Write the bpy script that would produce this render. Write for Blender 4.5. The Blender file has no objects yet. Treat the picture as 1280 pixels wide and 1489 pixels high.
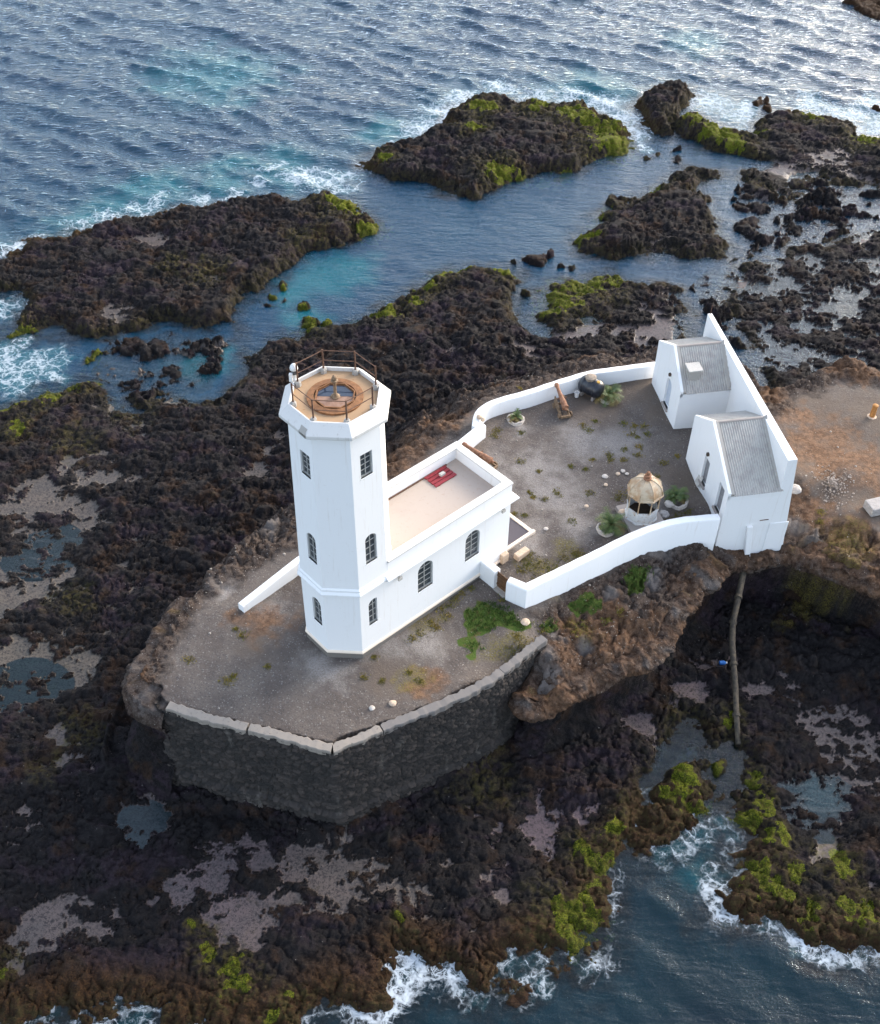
import bpy, math, random
import numpy as np
from mathutils import Vector, Matrix

random.seed(7)
rng = np.random.default_rng(11)
scene = bpy.context.scene
COL = scene.collection

# ------------------------------------------------------------------ camera
CAM = np.array([6.584248, -41.540841, 49.707537])
PITCH, YAW, ROLL, FPX = 0.778357557, -0.040619736, 0.016519156, 1700.0
_cy, _sy = math.cos(YAW), math.sin(YAW)
FWD = np.array([_sy * math.cos(PITCH), _cy * math.cos(PITCH), -math.sin(PITCH)])
_r0 = np.array([_cy, -_sy, 0.0])
_u0 = np.cross(_r0, FWD)
RIGHT = _r0 * math.cos(ROLL) + _u0 * math.sin(ROLL)
UP = -_r0 * math.sin(ROLL) + _u0 * math.cos(ROLL)
cam_data = bpy.data.cameras.new("camera")
cam = bpy.data.objects.new("camera", cam_data)
COL.objects.link(cam)
cam.matrix_world = Matrix(((RIGHT[0], UP[0], -FWD[0], CAM[0]), (RIGHT[1], UP[1], -FWD[1], CAM[1]),
                           (RIGHT[2], UP[2], -FWD[2], CAM[2]), (0, 0, 0, 1)))
cam_data.sensor_fit = 'HORIZONTAL'
cam_data.sensor_width = 36.0
cam_data.lens = FPX / 1280.0 * 36.0
cam_data.clip_start = 0.5
cam_data.clip_end = 20000
scene.camera = cam
scene.render.resolution_x, scene.render.resolution_y = 880, 1024

# ------------------------------------------------------------------ light
SUN_AZ, SUN_EL = math.radians(48), math.radians(24)
world = bpy.data.worlds.new("World")
scene.world = world
world.use_nodes = True
wn = world.node_tree.nodes
wl = world.node_tree.links
bg = wn['Background']
sky = wn.new('ShaderNodeTexSky')
sky.sky_type = 'NISHITA'
sky.sun_disc = False
sky.sun_elevation = SUN_EL
sky.sun_rotation = SUN_AZ
sky.air_density = 1.0
sky.dust_density = 2.5
sky.ozone_density = 1.5
hs_ = wn.new('ShaderNodeHueSaturation')
hs_.inputs['Saturation'].default_value = .66
wl.new(sky.outputs[0], hs_.inputs['Color'])
wl.new(hs_.outputs[0], bg.inputs[0])
bg.inputs[1].default_value = 0.15
sun_l = bpy.data.lights.new("sun", 'SUN')
sun_l.energy = .6
sun_l.angle = math.radians(25)
sun_l.color = (1.0, 0.86, 0.70)
sun = bpy.data.objects.new("sun", sun_l)
COL.objects.link(sun)
sd_ = Vector((math.sin(SUN_AZ) * math.cos(SUN_EL), math.cos(SUN_AZ) * math.cos(SUN_EL), math.sin(SUN_EL)))
sun.rotation_euler = sd_.to_track_quat('Z', 'Y').to_euler()
scene.view_settings.view_transform = 'Standard'
scene.view_settings.look = 'None'
scene.view_settings.exposure = 2.0
scene.view_settings.gamma = 1.0
scene.cycles.max_bounces = 6
scene.cycles.transparent_max_bounces = 8
scene.cycles.caustics_reflective = False
scene.cycles.caustics_refractive = False

# ------------------------------------------------------------------ survey: photo point + height -> place on the ground
def G(x, y, z):
    d = FWD + RIGHT * (x - 640) / FPX - UP * (y - 744.5) / FPX
    return CAM + d * ((z - CAM[2]) / d[2])

def onplane(x, y, pt, n):
    d = FWD + RIGHT * (x - 640) / FPX - UP * (y - 744.5) / FPX
    pt = np.array(pt, float); n = np.array(n, float)
    return CAM + d * (((pt - CAM) @ n) / (d @ n))

SEA = -7.0

# ------------------------------------------------------------------ noise (numpy)
def _hash(ix, iy, seed):
    h = (ix.astype(np.int64) * 374761393 + iy.astype(np.int64) * 668265263 + seed * 974711) & 0xFFFFFFFF
    h = ((h ^ (h >> 13)) * 1274126177) & 0xFFFFFFFF
    h = ((h ^ (h >> 16)) * 2246822519) & 0xFFFFFFFF
    return h ^ (h >> 15)

def pnoise(x, y, seed=0):
    ix = np.floor(x); iy = np.floor(y)
    fx = x - ix; fy = y - iy
    u = fx * fx * fx * (fx * (fx * 6 - 15) + 10); v = fy * fy * fy * (fy * (fy * 6 - 15) + 10)
    def g(dx, dy):
        a = _hash(ix + dx, iy + dy, seed).astype(np.float64) * (2 * np.pi / 4294967296.0)
        return np.cos(a) * (fx - dx) + np.sin(a) * (fy - dy)
    n0 = g(0, 0) * (1 - u) + g(1, 0) * u
    n1 = g(0, 1) * (1 - u) + g(1, 1) * u
    return (n0 * (1 - v) + n1 * v) * 1.5

def fbm(x, y, octaves=4, seed=0, gain=0.5):
    s = 0; a = 1.0; f = 1.0
    for o in range(octaves):
        s = s + a * pnoise(x * f + 17.3 * o, y * f - 9.1 * o, seed + o)
        a *= gain; f *= 2.03
    return s

def worley(x, y, seed=0):
    ix = np.floor(x); iy = np.floor(y)
    f1 = np.full(x.shape, 9.0); f2 = np.full(x.shape, 9.0); idv = np.zeros(x.shape)
    for dx in (-1, 0, 1):
        for dy in (-1, 0, 1):
            h = _hash(ix + dx, iy + dy, seed)
            px = ix + dx + (h & 0xFFFF) / 65536.0; py = iy + dy + ((h >> 16) & 0xFFFF) / 65536.0
            d = np.hypot(px - x, py - y)
            closer = d < f1
            f2 = np.where(closer, f1, np.minimum(f2, d))
            idv = np.where(closer, (h & 0x3FF) / 1023.0, idv)
            f1 = np.where(closer, d, f1)
    return f1, f2, idv

def sstep(a, b, x):
    t = np.clip((x - a) / (b - a), 0, 1)
    return t * t * (3 - 2 * t)

# coarse survey grid for outlines
CX = np.arange(-90, 92, 0.35); CY = np.arange(-32, 126, 0.35)
GX, GY = np.meshgrid(CX, CY)

def sdf(poly):
    P = np.array(poly)[:, :2]
    d2 = np.full(GX.shape, 1e12); ins = np.zeros(GX.shape, bool)
    n = len(P)
    for i in range(n):
        a = P[i]; b = P[(i + 1) % n]; e = b - a
        wx = GX - a[0]; wy = GY - a[1]
        t = np.clip((wx * e[0] + wy * e[1]) / (e @ e + 1e-12), 0, 1)
        d2 = np.minimum(d2, (wx - e[0] * t) ** 2 + (wy - e[1] * t) ** 2)
        if abs(e[1]) > 1e-12:
            c = ((a[1] <= GY) != (b[1] <= GY)) & (GX < a[0] + (GY - a[1]) / e[1] * e[0])
            ins ^= c
    d = np.sqrt(d2)
    return np.where(ins, d, -d)

def samp(A, X, Y):
    fx = np.clip((X - CX[0]) / 0.35, 0, len(CX) - 1.001); fy = np.clip((Y - CY[0]) / 0.35, 0, len(CY) - 1.001)
    ix = fx.astype(int); iy = fy.astype(int); fx = fx - ix; fy = fy - iy
    return (A[iy, ix] * (1 - fx) + A[iy, ix + 1] * fx) * (1 - fy) + (A[iy + 1, ix] * (1 - fx) + A[iy + 1, ix + 1] * fx) * fy

def trace(pts, z=SEA):
    return [G(p[0], p[1], p[2] if len(p) > 2 else z)[:2] for p in pts]

def idw(ctrl, z, power=3.0, soft=1.0):
    num = 0; den = 0
    for (px, py, v, *zz) in ctrl:
        p = G(px, py, zz[0] if zz else (z if z is not None else v))
        w = 1.0 / ((GX - p[0]) ** 2 + (GY - p[1]) ** 2 + soft) ** (power / 2)
        num = num + w * v; den = den + w
    return num / den

def discs(lst, X, Y, z=SEA + 0.4):
    out = np.full(X.shape, -1.0)
    for d in lst:
        px, py, r = d[:3]
        zz = d[3] if len(d) > 3 else z
        p = G(px, py, zz)
        rm = r * np.linalg.norm(p - CAM) / FPX * 1.15
        m = (np.abs(X - p[0]) < 2 * rm) & (np.abs(Y - p[1]) < 2 * rm)
        v = 1 - np.hypot(X[m] - p[0], (Y[m] - p[1])) / rm
        out[m] = np.maximum(out[m], v)
    return out

# ------------------------------------------------------------------ outlines of the shore
promontory = trace([(-140, 420), (-40, 390), (0, 372), (40, 352), (75, 345), (150, 328), (215, 311), (270, 300), (320, 292), (400, 290), (440, 289), (482, 279), (520, 298), (545, 316), (562, 334), (550, 346), (500, 358), (455, 374), (410, 397), (395, 410), (370, 432), (352, 452), (345, 470), (340, 486), (325, 478), (300, 482), (245, 472), (205, 481), (150, 492), (100, 497), (88, 484), (60, 482), (40, 502), (0, 518), (-60, 530), (-140, 540)])
cove = trace([(-60, 425), (10, 428), (28, 440), (22, 462), (12, 480), (-60, 490)])
island = trace([(522, 238), (545, 260), (600, 267), (640, 278), (670, 291), (690, 290), (740, 271), (760, 264), (790, 256), (830, 253), (870, 240), (900, 229), (920, 214), (915, 195), (895, 180), (870, 165), (840, 150), (800, 152), (760, 150), (720, 139), (690, 140), (660, 152), (650, 165), (645, 185), (610, 200), (570, 208), (545, 220)])
rock1 = trace([(925, 148), (938, 130), (970, 122), (1000, 126), (1012, 138), (1002, 156), (987, 180), (977, 202), (950, 199), (930, 182)])
rock2 = trace([(983, 168), (1010, 165), (1040, 178), (1060, 195), (1090, 198), (1098, 178), (1110, 168), (1135, 160), (1165, 162), (1190, 170), (1215, 175), (1248, 180), (1255, 200), (1290, 205), (1420, 195), (1420, 290), (1280, 285), (1262, 276), (1235, 273), (1200, 268), (1182, 258), (1172, 270), (1176, 290), (1160, 298), (1120, 286), (1075, 264), (1068, 250), (1090, 243), (1105, 236), (1060, 229), (1030, 219), (1000, 206), (975, 196)])
rock3 = trace([(828, 352), (850, 336), (870, 325), (862, 308), (885, 300), (915, 295), (945, 280), (970, 265), (980, 246), (1000, 239), (1030, 244), (1058, 250), (1055, 262), (1020, 265), (1015, 280), (1035, 290), (1048, 310), (1045, 330), (1050, 345), (1068, 357), (1055, 375), (1020, 381), (990, 379), (955, 376), (925, 376), (905, 383), (875, 379), (845, 371)])
rock4 = trace([(1042, 400), (1065, 380), (1095, 370), (1112, 375), (1145, 355), (1160, 345), (1200, 353), (1230, 336), (1255, 326), (1290, 330), (1450, 320), (1600, 560), (1330, 600), (1200, 600), (1140, 610), (1100, 560), (1085, 520), (1065, 480), (1048, 440)])
mossrock = trace([(772, 462), (787, 440), (783, 425), (798, 411), (830, 407), (860, 402), (905, 397), (916, 407), (925, 404), (937, 411), (990, 414), (1002, 440), (1007, 460), (1016, 490), (1000, 560), (860, 560), (790, 500)])
mainland = trace([(-260, 600), (-60, 600), (0, 592), (25, 580), (60, 566), (100, 556), (135, 545), (150, 552), (165, 575), (200, 592), (250, 565), (300, 578), (335, 565), (352, 540), (340, 515), (345, 495), (375, 505), (395, 490), (430, 489), (455, 478), (500, 470), (530, 460), (560, 448), (590, 430), (605, 408), (640, 394), (690, 388), (750, 389), (758, 420), (747, 450), (768, 470), (800, 480), (900, 500), (1000, 500), (1030, 520), (1090, 560), (1130, 590), (1600, 620), (1700, 1000), (1500, 1340), (1290, 1372), (1240, 1372), (1205, 1366), (1170, 1352), (1120, 1342), (1080, 1326), (1052, 1314), (1046, 1300), (1080, 1298), (1092, 1272), (1075, 1240), (1090, 1225), (1072, 1200), (1068, 1178), (1080, 1140), (1070, 1105), (1055, 1085), (1035, 1095), (1042, 1130), (1046, 1160), (1034, 1186), (1012, 1180), (990, 1178), (962, 1205), (950, 1232), (926, 1242), (928, 1215), (945, 1188), (962, 1150), (978, 1110), (1008, 1060), (995, 1050), (968, 1090), (942, 1145), (930, 1180), (920, 1212), (905, 1240), (890, 1258), (876, 1280), (870, 1310), (868, 1350), (864, 1380), (845, 1382), (815, 1387), (790, 1384), (765, 1378), (748, 1385), (735, 1405), (712, 1426), (690, 1436), (672, 1425), (668, 1400), (658, 1394), (640, 1404), (624, 1410), (612, 1398), (602, 1376), (584, 1388), (580, 1405), (568, 1440), (552, 1468), (530, 1472), (495, 1462), (480, 1450), (450, 1462), (430, 1490), (330, 1500), (300, 1478), (250, 1482), (215, 1464), (180, 1460), (140, 1468), (115, 1478), (95, 1456), (60, 1466), (20, 1476), (-60, 1490), (-400, 1560), (-600, 1100)])
inner_pools = [trace(q) for q in (
    [(-60, 500), (40, 492), (110, 500), (128, 520), (120, 545), (60, 562), (-60, 590)],)]
small_rocks = [(1000, 1152, 20), (1012, 1128, 20), (990, 1168, 14), (1028, 1110, 14), (1052, 1112, 12), (1040, 1140, 12), (985, 1185, 14), (1100, 1165, 14), (1070, 1150, 9), (1092, 326, 18), (1075, 300, 16), (1105, 305, 20), (1130, 320, 8), (1160, 330, 10), (1165, 268, 14), (1135, 290, 12), (1095, 270, 18), (1120, 262, 22), (1150, 270, 18), (1090, 285, 9), (780, 375, 15), (800, 367, 6), (835, 388, 7), (943, 230, 13), (955, 222, 8), (985, 232, 9), (982, 218, 6), (905, 300, 16), (890, 292, 8), (392, 428, 7), (404, 417, 6), (408, 434, 6), (442, 448, 7), (450, 472, 14), (475, 470, 9), (470, 490, 8), (132, 520, 12), (385, 442, 6), (195, 500, 18), (235, 505, 14), (215, 512, 10), (250, 540, 18), (180, 515, 9), (190, 560, 20), (225, 585, 22), (1108, 148, 12), (1100, 152, 8), (1120, 158, 8), (1262, 8, 22), (1275, 16, 20), (1275, 160, 7), (1155, 1262, 12), (1155, 1245, 8), (985, 1190, 26), (960, 1215, 18), (1085, 1190, 14), (765, 425, 5), (715, 145, 8), (740, 142, 6), (690, 144, 9), (905, 188, 6), (300, 512, 8), (1140, 235, 10), (1210, 305, 8), (1105, 345, 6), (820, 388, 5), (750, 384, 4)]

# headland lip, each point with its own height
head = trace([(230, 1014, -.3), (186, 1004, -.8), (190, 980, -.9), (215, 935, -.9), (250, 890, -.8), (290, 845, -.7), (340, 800, -.6), (385, 768, -.6), (425, 742, -.7), (500, 735, -.7), (560, 690, -.7), (610, 640, -.6), (670, 597, -.5), (700, 572, -.5), (760, 553, -.5), (830, 530, -.5), (860, 520, -.5), (950, 515, -.6), (1020, 505, -.6), (1060, 510, -.6), (1085, 540, -.6), (1105, 555, -.6), (1127, 566, -.6), (1150, 560, -.6), (1175, 551, -.6), (1190, 543, -.6), (1205, 533, -.6), (1233, 527, -.6), (1250, 527, -.6), (1266, 535, -.6), (1282, 543, -.6), (1340, 560, -.6), (1600, 620, -.6), (1650, 930, -.8), (1450, 905, -1.2), (1330, 872, -1.7), (1280, 852, -1.9), (1228, 832, -2.0), (1195, 818, -2.2), (1162, 806, -2.4), (1142, 810, -2.6), (1120, 810, -2.7), (1085, 817, -2.7), (1062, 818, -2.3), (1040, 838, -2.0), (1010, 868, -2.1), (985, 905, -2.3), (962, 938, -2.5), (945, 958, -2.6), (915, 972, -2.7), (882, 988, -2.7), (850, 998, -2.6), (822, 1022, -2.8), (800, 1035, -3.0), (770, 1038, -3.0), (750, 1036, -2.8), (760, 1000, -1.6), (776, 966, -.8), (786, 930, -.3), (718, 980, -.3), (648, 1013, -.3), (560, 1050, -.3), (483, 1081, -.3), (402, 1060, -.3), (300, 1037, -.3)])
top_ctrl = [(450, 965, -.45), (350, 900, -.5), (300, 960, -.5), (480, 1060, -.42), (240, 1012, -.42), (400, 1040, -.42), (650, 1000, -.4), (560, 1040, -.42), (760, 930, -.3), (600, 930, -.35), (700, 860, -.2), (720, 900, -.3), (765, 892, -.3), (760, 800, 0), (800, 700, 0), (700, 625, 0), (740, 700, 0), (850, 600, 0), (950, 565, 0), (990, 640, 0), (1030, 735, 0), (900, 770, 0), (870, 690, 0), (950, 690, 0), (820, 760, 0), (850, 852, -.6), (920, 822, -.8), (1000, 808, -1.0), (1060, 806, -2.0), (1100, 806, -2.65), (1140, 799, -2.55), (800, 880, -.5), (830, 905, -.9), (880, 900, -1.3), (800, 950, -1.1), (900, 945, -2.2), (850, 975, -2.3), (940, 925, -2.0), (985, 865, -1.5), (1170, 690, -.7), (1280, 600, -.6), (1200, 560, -.6), (1200, 770, -1.7), (1280, 800, -1.7), (1155, 780, -2.2), (1168, 735, -1.6), (1240, 740, -1.1), (1110, 600, -.6), (1240, 680, -.7), (340, 830, -.6), (230, 930, -.85), (420, 780, -.55), (640, 600, -.5), (800, 540, -.45), (1500, 750, -.8), (780, 1000, -2.2), (1000, 520, -.5)]
shelf_ctrl = [(350, 600, .9), (250, 750, .9), (150, 650, .35), (80, 800, .1), (450, 490, .8), (650, 440, 1.2), (740, 430, 1.0), (600, 560, 2.0), (700, 490, 2.4), (480, 600, 1.6), (850, 480, 1.0), (950, 470, .6), (330, 740, 1.6), (200, 850, 1.0), (60, 1000, .1), (150, 930, .4), (100, 1100, .4), (200, 1080, .7), (200, 1190, .15), (350, 1230, .2), (480, 1220, .4), (600, 1250, .3), (760, 1220, .2), (650, 1150, .8), (850, 1100, 1.0), (950, 1000, 1.5), (1000, 960, 1.5), (1150, 930, 1.8), (1250, 930, 1.6), (1100, 1050, .5), (1200, 1050, .4), (1200, 1150, .12), (200, 1350, .25), (450, 1350, .3), (100, 1420, .3), (1250, 1250, .3), (1150, 420, .35), (1200, 400, .35), (1150, 500, .1), (1250, 490, .5), (300, 370, 1.3), (450, 320, 1.6), (100, 430, 1.0), (700, 210, 1.8), (600, 245, 1.5), (850, 210, 1.3), (970, 150, 2.0), (1150, 220, .9), (930, 330, 1.5), (800, 430, .5), (850, 455, .3), (1000, 370, 1.0), (820, 1340, .5), (1120, 1290, .5), (1250, 1330, .5), (650, 1380, .5), (700, 1330, .4)]
width_ctrl = [(228, 1020, .5), (300, 1047, .35), (400, 1070, .35), (483, 1090, .35), (560, 1060, .35), (650, 1020, .35), (720, 985, .4), (770, 1035, 1.2), (850, 995, 1.2), (945, 958, 1.1), (1010, 868, 1.2), (1062, 815, 1.2), (1120, 803, 1.0), (1195, 818, 1.2), (1330, 872, 1.2), (190, 985, 3.0), (215, 1010, 2.4), (250, 890, 2.4), (340, 800, 3.0), (425, 745, 4.5), (560, 690, 7.0), (680, 600, 8.0), (760, 553, 6.0), (860, 520, 4.5), (960, 510, 3.0), (1060, 515, 2.0), (1127, 566, 1.8), (1205, 533, 1.5), (1340, 560, 1.5)]
flats = [(790, 1210, 60), (720, 1270, 40), (310, 1255, 44), (380, 1240, 36), (60, 1340, 60), (150, 1330, 44), (500, 1270, 60), (450, 1225, 44), (600, 1300, 55), (650, 1240, 48), (350, 1350, 55), (100, 1080, 40), (140, 1112, 30), (980, 1080, 30), (1010, 1010, 45), (950, 970, 22), (1100, 1000, 34), (1150, 990, 30), (1200, 1060, 65), (1260, 1110, 60), (1180, 1150, 62), (1200, 1200, 55), (100, 760, 75), (60, 850, 60), (140, 680, 45), (40, 720, 40), (60, 960, 60), (30, 1000, 40), (230, 540, 50), (180, 590, 40), (230, 350, 26), (175, 462, 26), (1150, 500, 60), (1120, 385, 46), (1220, 450, 46), (1280, 300, 60), (1150, 250, 60), (1200, 230, 40), (1110, 300, 50), (370, 690, 26), (420, 640, 20), (395, 665, 22), (930, 1060, 24), (720, 1200, 30), (260, 1300, 40), (440, 1300, 40), (860, 1180, 20)]
moss_d = [(1000, 1152, 11), (1012, 1130, 10), (1050, 1112, 9), (1100, 1165, 12), (800, 400, 12), (870, 408, 14), (560, 322, 12), (520, 308, 10), (420, 470, 9), (505, 462, 9), (545, 455, 9), (705, 165, 12), (850, 180, 14), (820, 250, 10), (790, 258, 10), (730, 395, 12), (660, 392, 12), (1020, 178, 12), (1055, 205, 12), (845, 1360, 22), (1235, 1320, 12), (1180, 1325, 10), (1265, 1330, 14), (540, 335, 14), (500, 300, 20), (395, 425, 10), (404, 416, 7), (443, 448, 8), (450, 472, 15), (475, 470, 11), (895, 212, 26), (878, 192, 20), (832, 170, 18), (780, 160, 13), (690, 160, 13), (690, 192, 11), (725, 255, 16), (660, 150, 10), (760, 255, 10), (563, 235, 8), (1010, 180, 16), (1040, 196, 18), (1070, 212, 13), (1180, 170, 12), (1260, 203, 14), (1100, 190, 8), (870, 312, 9), (850, 350, 8), (880, 295, 7), (960, 270, 8), (635, 397, 18), (620, 420, 11), (600, 440, 8), (565, 455, 10), (680, 393, 8), (810, 430, 26), (850, 412, 22), (895, 405, 15), (795, 452, 14), (830, 442, 16), (30, 478, 16), (15, 497, 12), (132, 518, 12), (60, 572, 16), (25, 580, 13), (100, 560, 14), (140, 548, 9), (0, 595, 9), (25, 622, 10), (838, 1345, 30), (815, 1325, 16), (855, 1310, 10), (850, 1230, 12), (868, 1245, 14), (900, 1200, 12), (885, 1255, 8), (860, 1280, 8), (975, 1160, 12), (1000, 1130, 12), (1030, 1165, 13), (1015, 1172, 9), (1085, 1192, 13), (1115, 1185, 9), (1125, 1205, 11), (1140, 1225, 10), (1110, 1220, 7), (1105, 1270, 17), (1122, 1286, 15), (1155, 1265, 11), (1140, 1300, 8), (1215, 1250, 14), (1100, 1130, 9), (300, 1375, 12), (332, 1402, 14), (335, 1430, 15), (350, 1385, 8), (288, 1345, 6), (5, 1400, 10), (415, 1440, 8), (400, 1470, 8), (590, 1345, 6), (1060, 1050, 8), (1075, 1045, 8)]
olive_d = [(850, 458, 24), (985, 1110, 26), (1010, 1120, 18), (880, 1220, 30), (905, 1170, 20), (1220, 1255, 28), (1240, 1300, 30), (780, 1350, 30), (330, 1420, 40), (80, 530, 40), (110, 640, 40), (190, 600, 40), (300, 400, 40), (420, 1460, 40), (120, 1060, 36), (60, 1110, 30), (450, 350, 40), (700, 1130, 60), (560, 1120, 40), (860, 300, 18), (250, 390, 30), (110, 870, 40)]

# ------------------------------------------------------------------ terrain grid
NV = 1120; NU = 960
_t = np.linspace(0, 1, NV)
_a = 0.0009 * 142 / 0.075
vy = -25 + (np.exp(_t * math.log(1 + _a)) - 1) / _a * 142
uu = np.linspace(-1, 1, NU)
V, U = np.meshgrid(vy, uu, indexing='ij')
HW = 29 + (V + 25) * 0.335
XC = 7.5 - (V + 25) * 0.048
X = XC + U * HW
Y = V + 0.0
wxn = 0.8 * fbm(X / 3.1, Y / 3.1, 3, 3) + 0.25 * pnoise(X / .55, Y / .55, 31)
wyn = 0.8 * fbm(X / 3.1 + 40, Y / 3.1 - 11, 3, 5) + 0.25 * pnoise(X / .55 + 9, Y / .55, 33)
XW = X + wxn * .8; YW = Y + wyn * .8

land_c = np.full(GX.shape, -99.0)
for p in (promontory, island, rock1, rock2, rock3, rock4, mossrock, mainland):
    land_c = np.maximum(land_c, sdf(p))
land_c = np.minimum(land_c, -sdf(cove))
pool_c = np.full(GX.shape, -99.0)
for p in inner_pools:
    pool_c = np.maximum(pool_c, sdf(p))
open_sea = trace([(-500, 560), (-140, 425), (0, 372), (75, 345), (215, 311), (320, 292), (440, 288), (482, 278), (522, 292), (530, 262), (522, 238), (570, 207), (645, 184), (690, 139), (840, 149), (918, 205), (935, 190), (930, 140), (1010, 128), (1100, 158), (1250, 175), (1600, 170), (2300, -200), (640, -300), (-1200, -200)])
south_sea = trace([(-500, 1530), (20, 1470), (100, 1450), (300, 1475), (430, 1490), (480, 1445), (550, 1470), (590, 1380), (700, 1430), (760, 1375), (866, 1380), (872, 1290), (905, 1240), (930, 1200), (965, 1170), (1040, 1190), (1070, 1230), (1060, 1310), (1200, 1365), (1500, 1340), (1800, 1700), (-700, 1900)])
open_c = np.maximum(sdf(open_sea), sdf(south_sea))
head_c = sdf(head)
top_c = idw(top_ctrl, None, 3.2, .6)
shelf_c = idw([(a, b, c, SEA + c) for a, b, c in shelf_ctrl], SEA, 3.0, 1.5)
wid_c = idw([(a, b, c, -.6) for a, b, c in width_ctrl], -.6, 3.0, .5)

land = samp(land_c, XW, YW)
land = land + .85 * sstep(-3, -6, Y) * sstep(-4, 0, land)
sr = discs(small_rocks, XW, YW, SEA + .1)
pool = samp(pool_c, XW, YW)
landp = np.minimum(land, -pool)
hd = samp(head_c, X + wxn * .25, Y + wyn * .25)

# lava: rounded lumps of several sizes with creases between
f1a, f2a, ida = worley((X + .5 * wxn) / 1.9, (Y + .5 * wyn) / 1.5, 21)
f1b, f2b, idb = worley((X + .3 * wxn) / .72, (Y + .3 * wyn) / .62, 22)
f1c, f2c, idc = worley(X / .3, Y / .28, 23)
lump = 0.55 * (1 - (f1a / .8) ** 2) * (.5 + .8 * ida) + 0.34 * (1 - (f1b / .8) ** 2) * (.4 + .9 * idb) + 0.21 * (1 - (f1c / .8) ** 2) * (.3 + idc)
billow = 1 - 2 * np.abs(fbm(X / 2.6, Y / 2.0, 5, 41, .55))
lowf = fbm(X / 7, Y / 7, 3, 51)
fine = fbm(X / .35, Y / .35, 3, 61)
big = 1 - 2.2 * np.abs(fbm(X / 6.5 + 3, Y / 5.0, 3, 44, .5))
zone_s = sstep(-.45, .5, fbm(X / 4.6, Y / 3.6, 3, 46))          # lumpy here, slabby there
zone_f = sstep(-.4, .5, fbm(X / 3.3 + 9, Y / 2.6, 3, 47))
lA = (1 - (f1a / .8) ** 2) * (.4 + .9 * ida); lB = (1 - (f1b / .8) ** 2) * (.3 + idb); lC = (1 - (f1c / .8) ** 2) * (.3 + idc)
slab = fbm(X / 3.4 + .5 * wyn, Y / 1.7, 5, 48, .55)
rocky = .15 + .46 * zone_s * lA + .30 * (1 - .65 * zone_s) * lB + (.03 + .12 * zone_f) * lC + .30 * billow * zone_s + .30 * slab + .24 * big + .18 * lowf + .11 * fine - .22 * (1 - .5 * zone_s) * sstep(.13, 0, f2b - f1b) - .10 * zone_f * sstep(.18, .0, f2c - f1c) - .22 * sstep(.10, 0, f2a - f1a)

q_ = rocky * 3.6; fq = q_ - np.floor(q_)
terr = (np.floor(q_) + sstep(.5, .95, fq)) / 3.6
rocky = rocky + (terr - rocky) * (1 - zone_s) * .8
f1d, f2d, idd = worley(X / 3.4 + .35 * wxn, Y / 2.3 + .35 * wyn, 24)
rocky = rocky + (1 - .6 * zone_s) * (.5 * (idd - .5) - .32 * sstep(.09, .0, f2d - f1d))
crk = np.abs(fbm(X / 5.5 + .4 * wxn, Y / 4.2 + .4 * wyn, 3, 49))
rocky = rocky - .34 * sstep(.045, 0, crk)
flat_v = discs(flats, XW, YW, SEA + .2)
shallow_poly = [trace(q) for q in (
    [(985, 415), (1005, 395), (1070, 360), (1060, 300), (1065, 240), (1110, 228), (1180, 250), (1300, 260), (1450, 260), (1450, 560), (1180, 560), (1085, 540), (1040, 490), (1010, 460)],
    [(345, 505), (330, 570), (250, 600), (160, 600), (130, 560), (120, 520), (150, 490), (250, 470), (335, 482)],
    [(-200, 760), (40, 780), (110, 720), (150, 690), (160, 740), (130, 800), (110, 860), (60, 900), (110, 925), (165, 960), (160, 985), (60, 1030), (-100, 1120), (-300, 1100)],
    [(690, 520), (800, 470), (960, 410), (1000, 430), (1000, 500), (930, 530), (860, 520), (760, 540)],
    [(1110, 1110), (1190, 1100), (1240, 1150), (1220, 1230), (1150, 1240), (1120, 1180)],
    [(160, 1180), (210, 1150), (270, 1165), (270, 1205), (220, 1235), (160, 1250)])]
shal_c = np.full(GX.shape, -99.0)
for p in shallow_poly:
    shal_c = np.maximum(shal_c, sdf(p))
shal = samp(shal_c, XW, YW)
shalm = sstep(-.8, 1.2, shal)
thr = -0.48 + 1.2 * sstep(-.3, .9, flat_v + .55 * lowf)
thr = np.maximum(thr, shalm * (np.where(X > 12, .26, .40) + .46 * fbm(X / 4.2, Y / 2.6, 3, 79)) - (1 - shalm)) + .25 * fbm(X / 4, Y / 4, 2, 77) + .34 * fbm(X / .9, Y / .7, 4, 78, .6)
over = np.maximum(rocky - thr, 0)
rockfac = sstep(0.0, .16, rocky - thr)
shelf = samp(shelf_c, X, Y)
edge = sstep(-.25, 1.9, landp + .5 * (rocky - .4))
amp = np.clip(.29 + .15 * shelf, .29, .55)
h_land = SEA - .03 + edge * (.05 + .42 * np.maximum(shelf - .18, 0) + amp * np.minimum(over, 1.6)) - (1 - edge) * .3
h_land = h_land - .16 * shalm * (1 - rockfac) * np.where(X > 8, 1.0, .25)
seabed = SEA - .3 - np.clip(-landp, 0, 14) * np.where(Y < 6, .16, .34) + .4 * rocky
seabed = np.maximum(seabed, SEA - 9 + shalm * (8.72 + .12 * rocky + 1.2 * np.maximum(rocky - .42, 0)))
h = np.where(landp > 0, np.maximum(h_land, SEA - .4), seabed)
k = sstep(-.5, .5, landp)
h = seabed * (1 - k) + h_land * k
h = np.maximum(h, SEA - .5 + sstep(-.1, .6, sr + .5 * (rocky - .3)) * (.62 + .4 * rocky))
# shallow pools on the shelf stay shallow
insh = pool > 0
h = np.where(insh & (land > 0), np.maximum(h, SEA - .55 + .16 * rocky), h)

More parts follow.
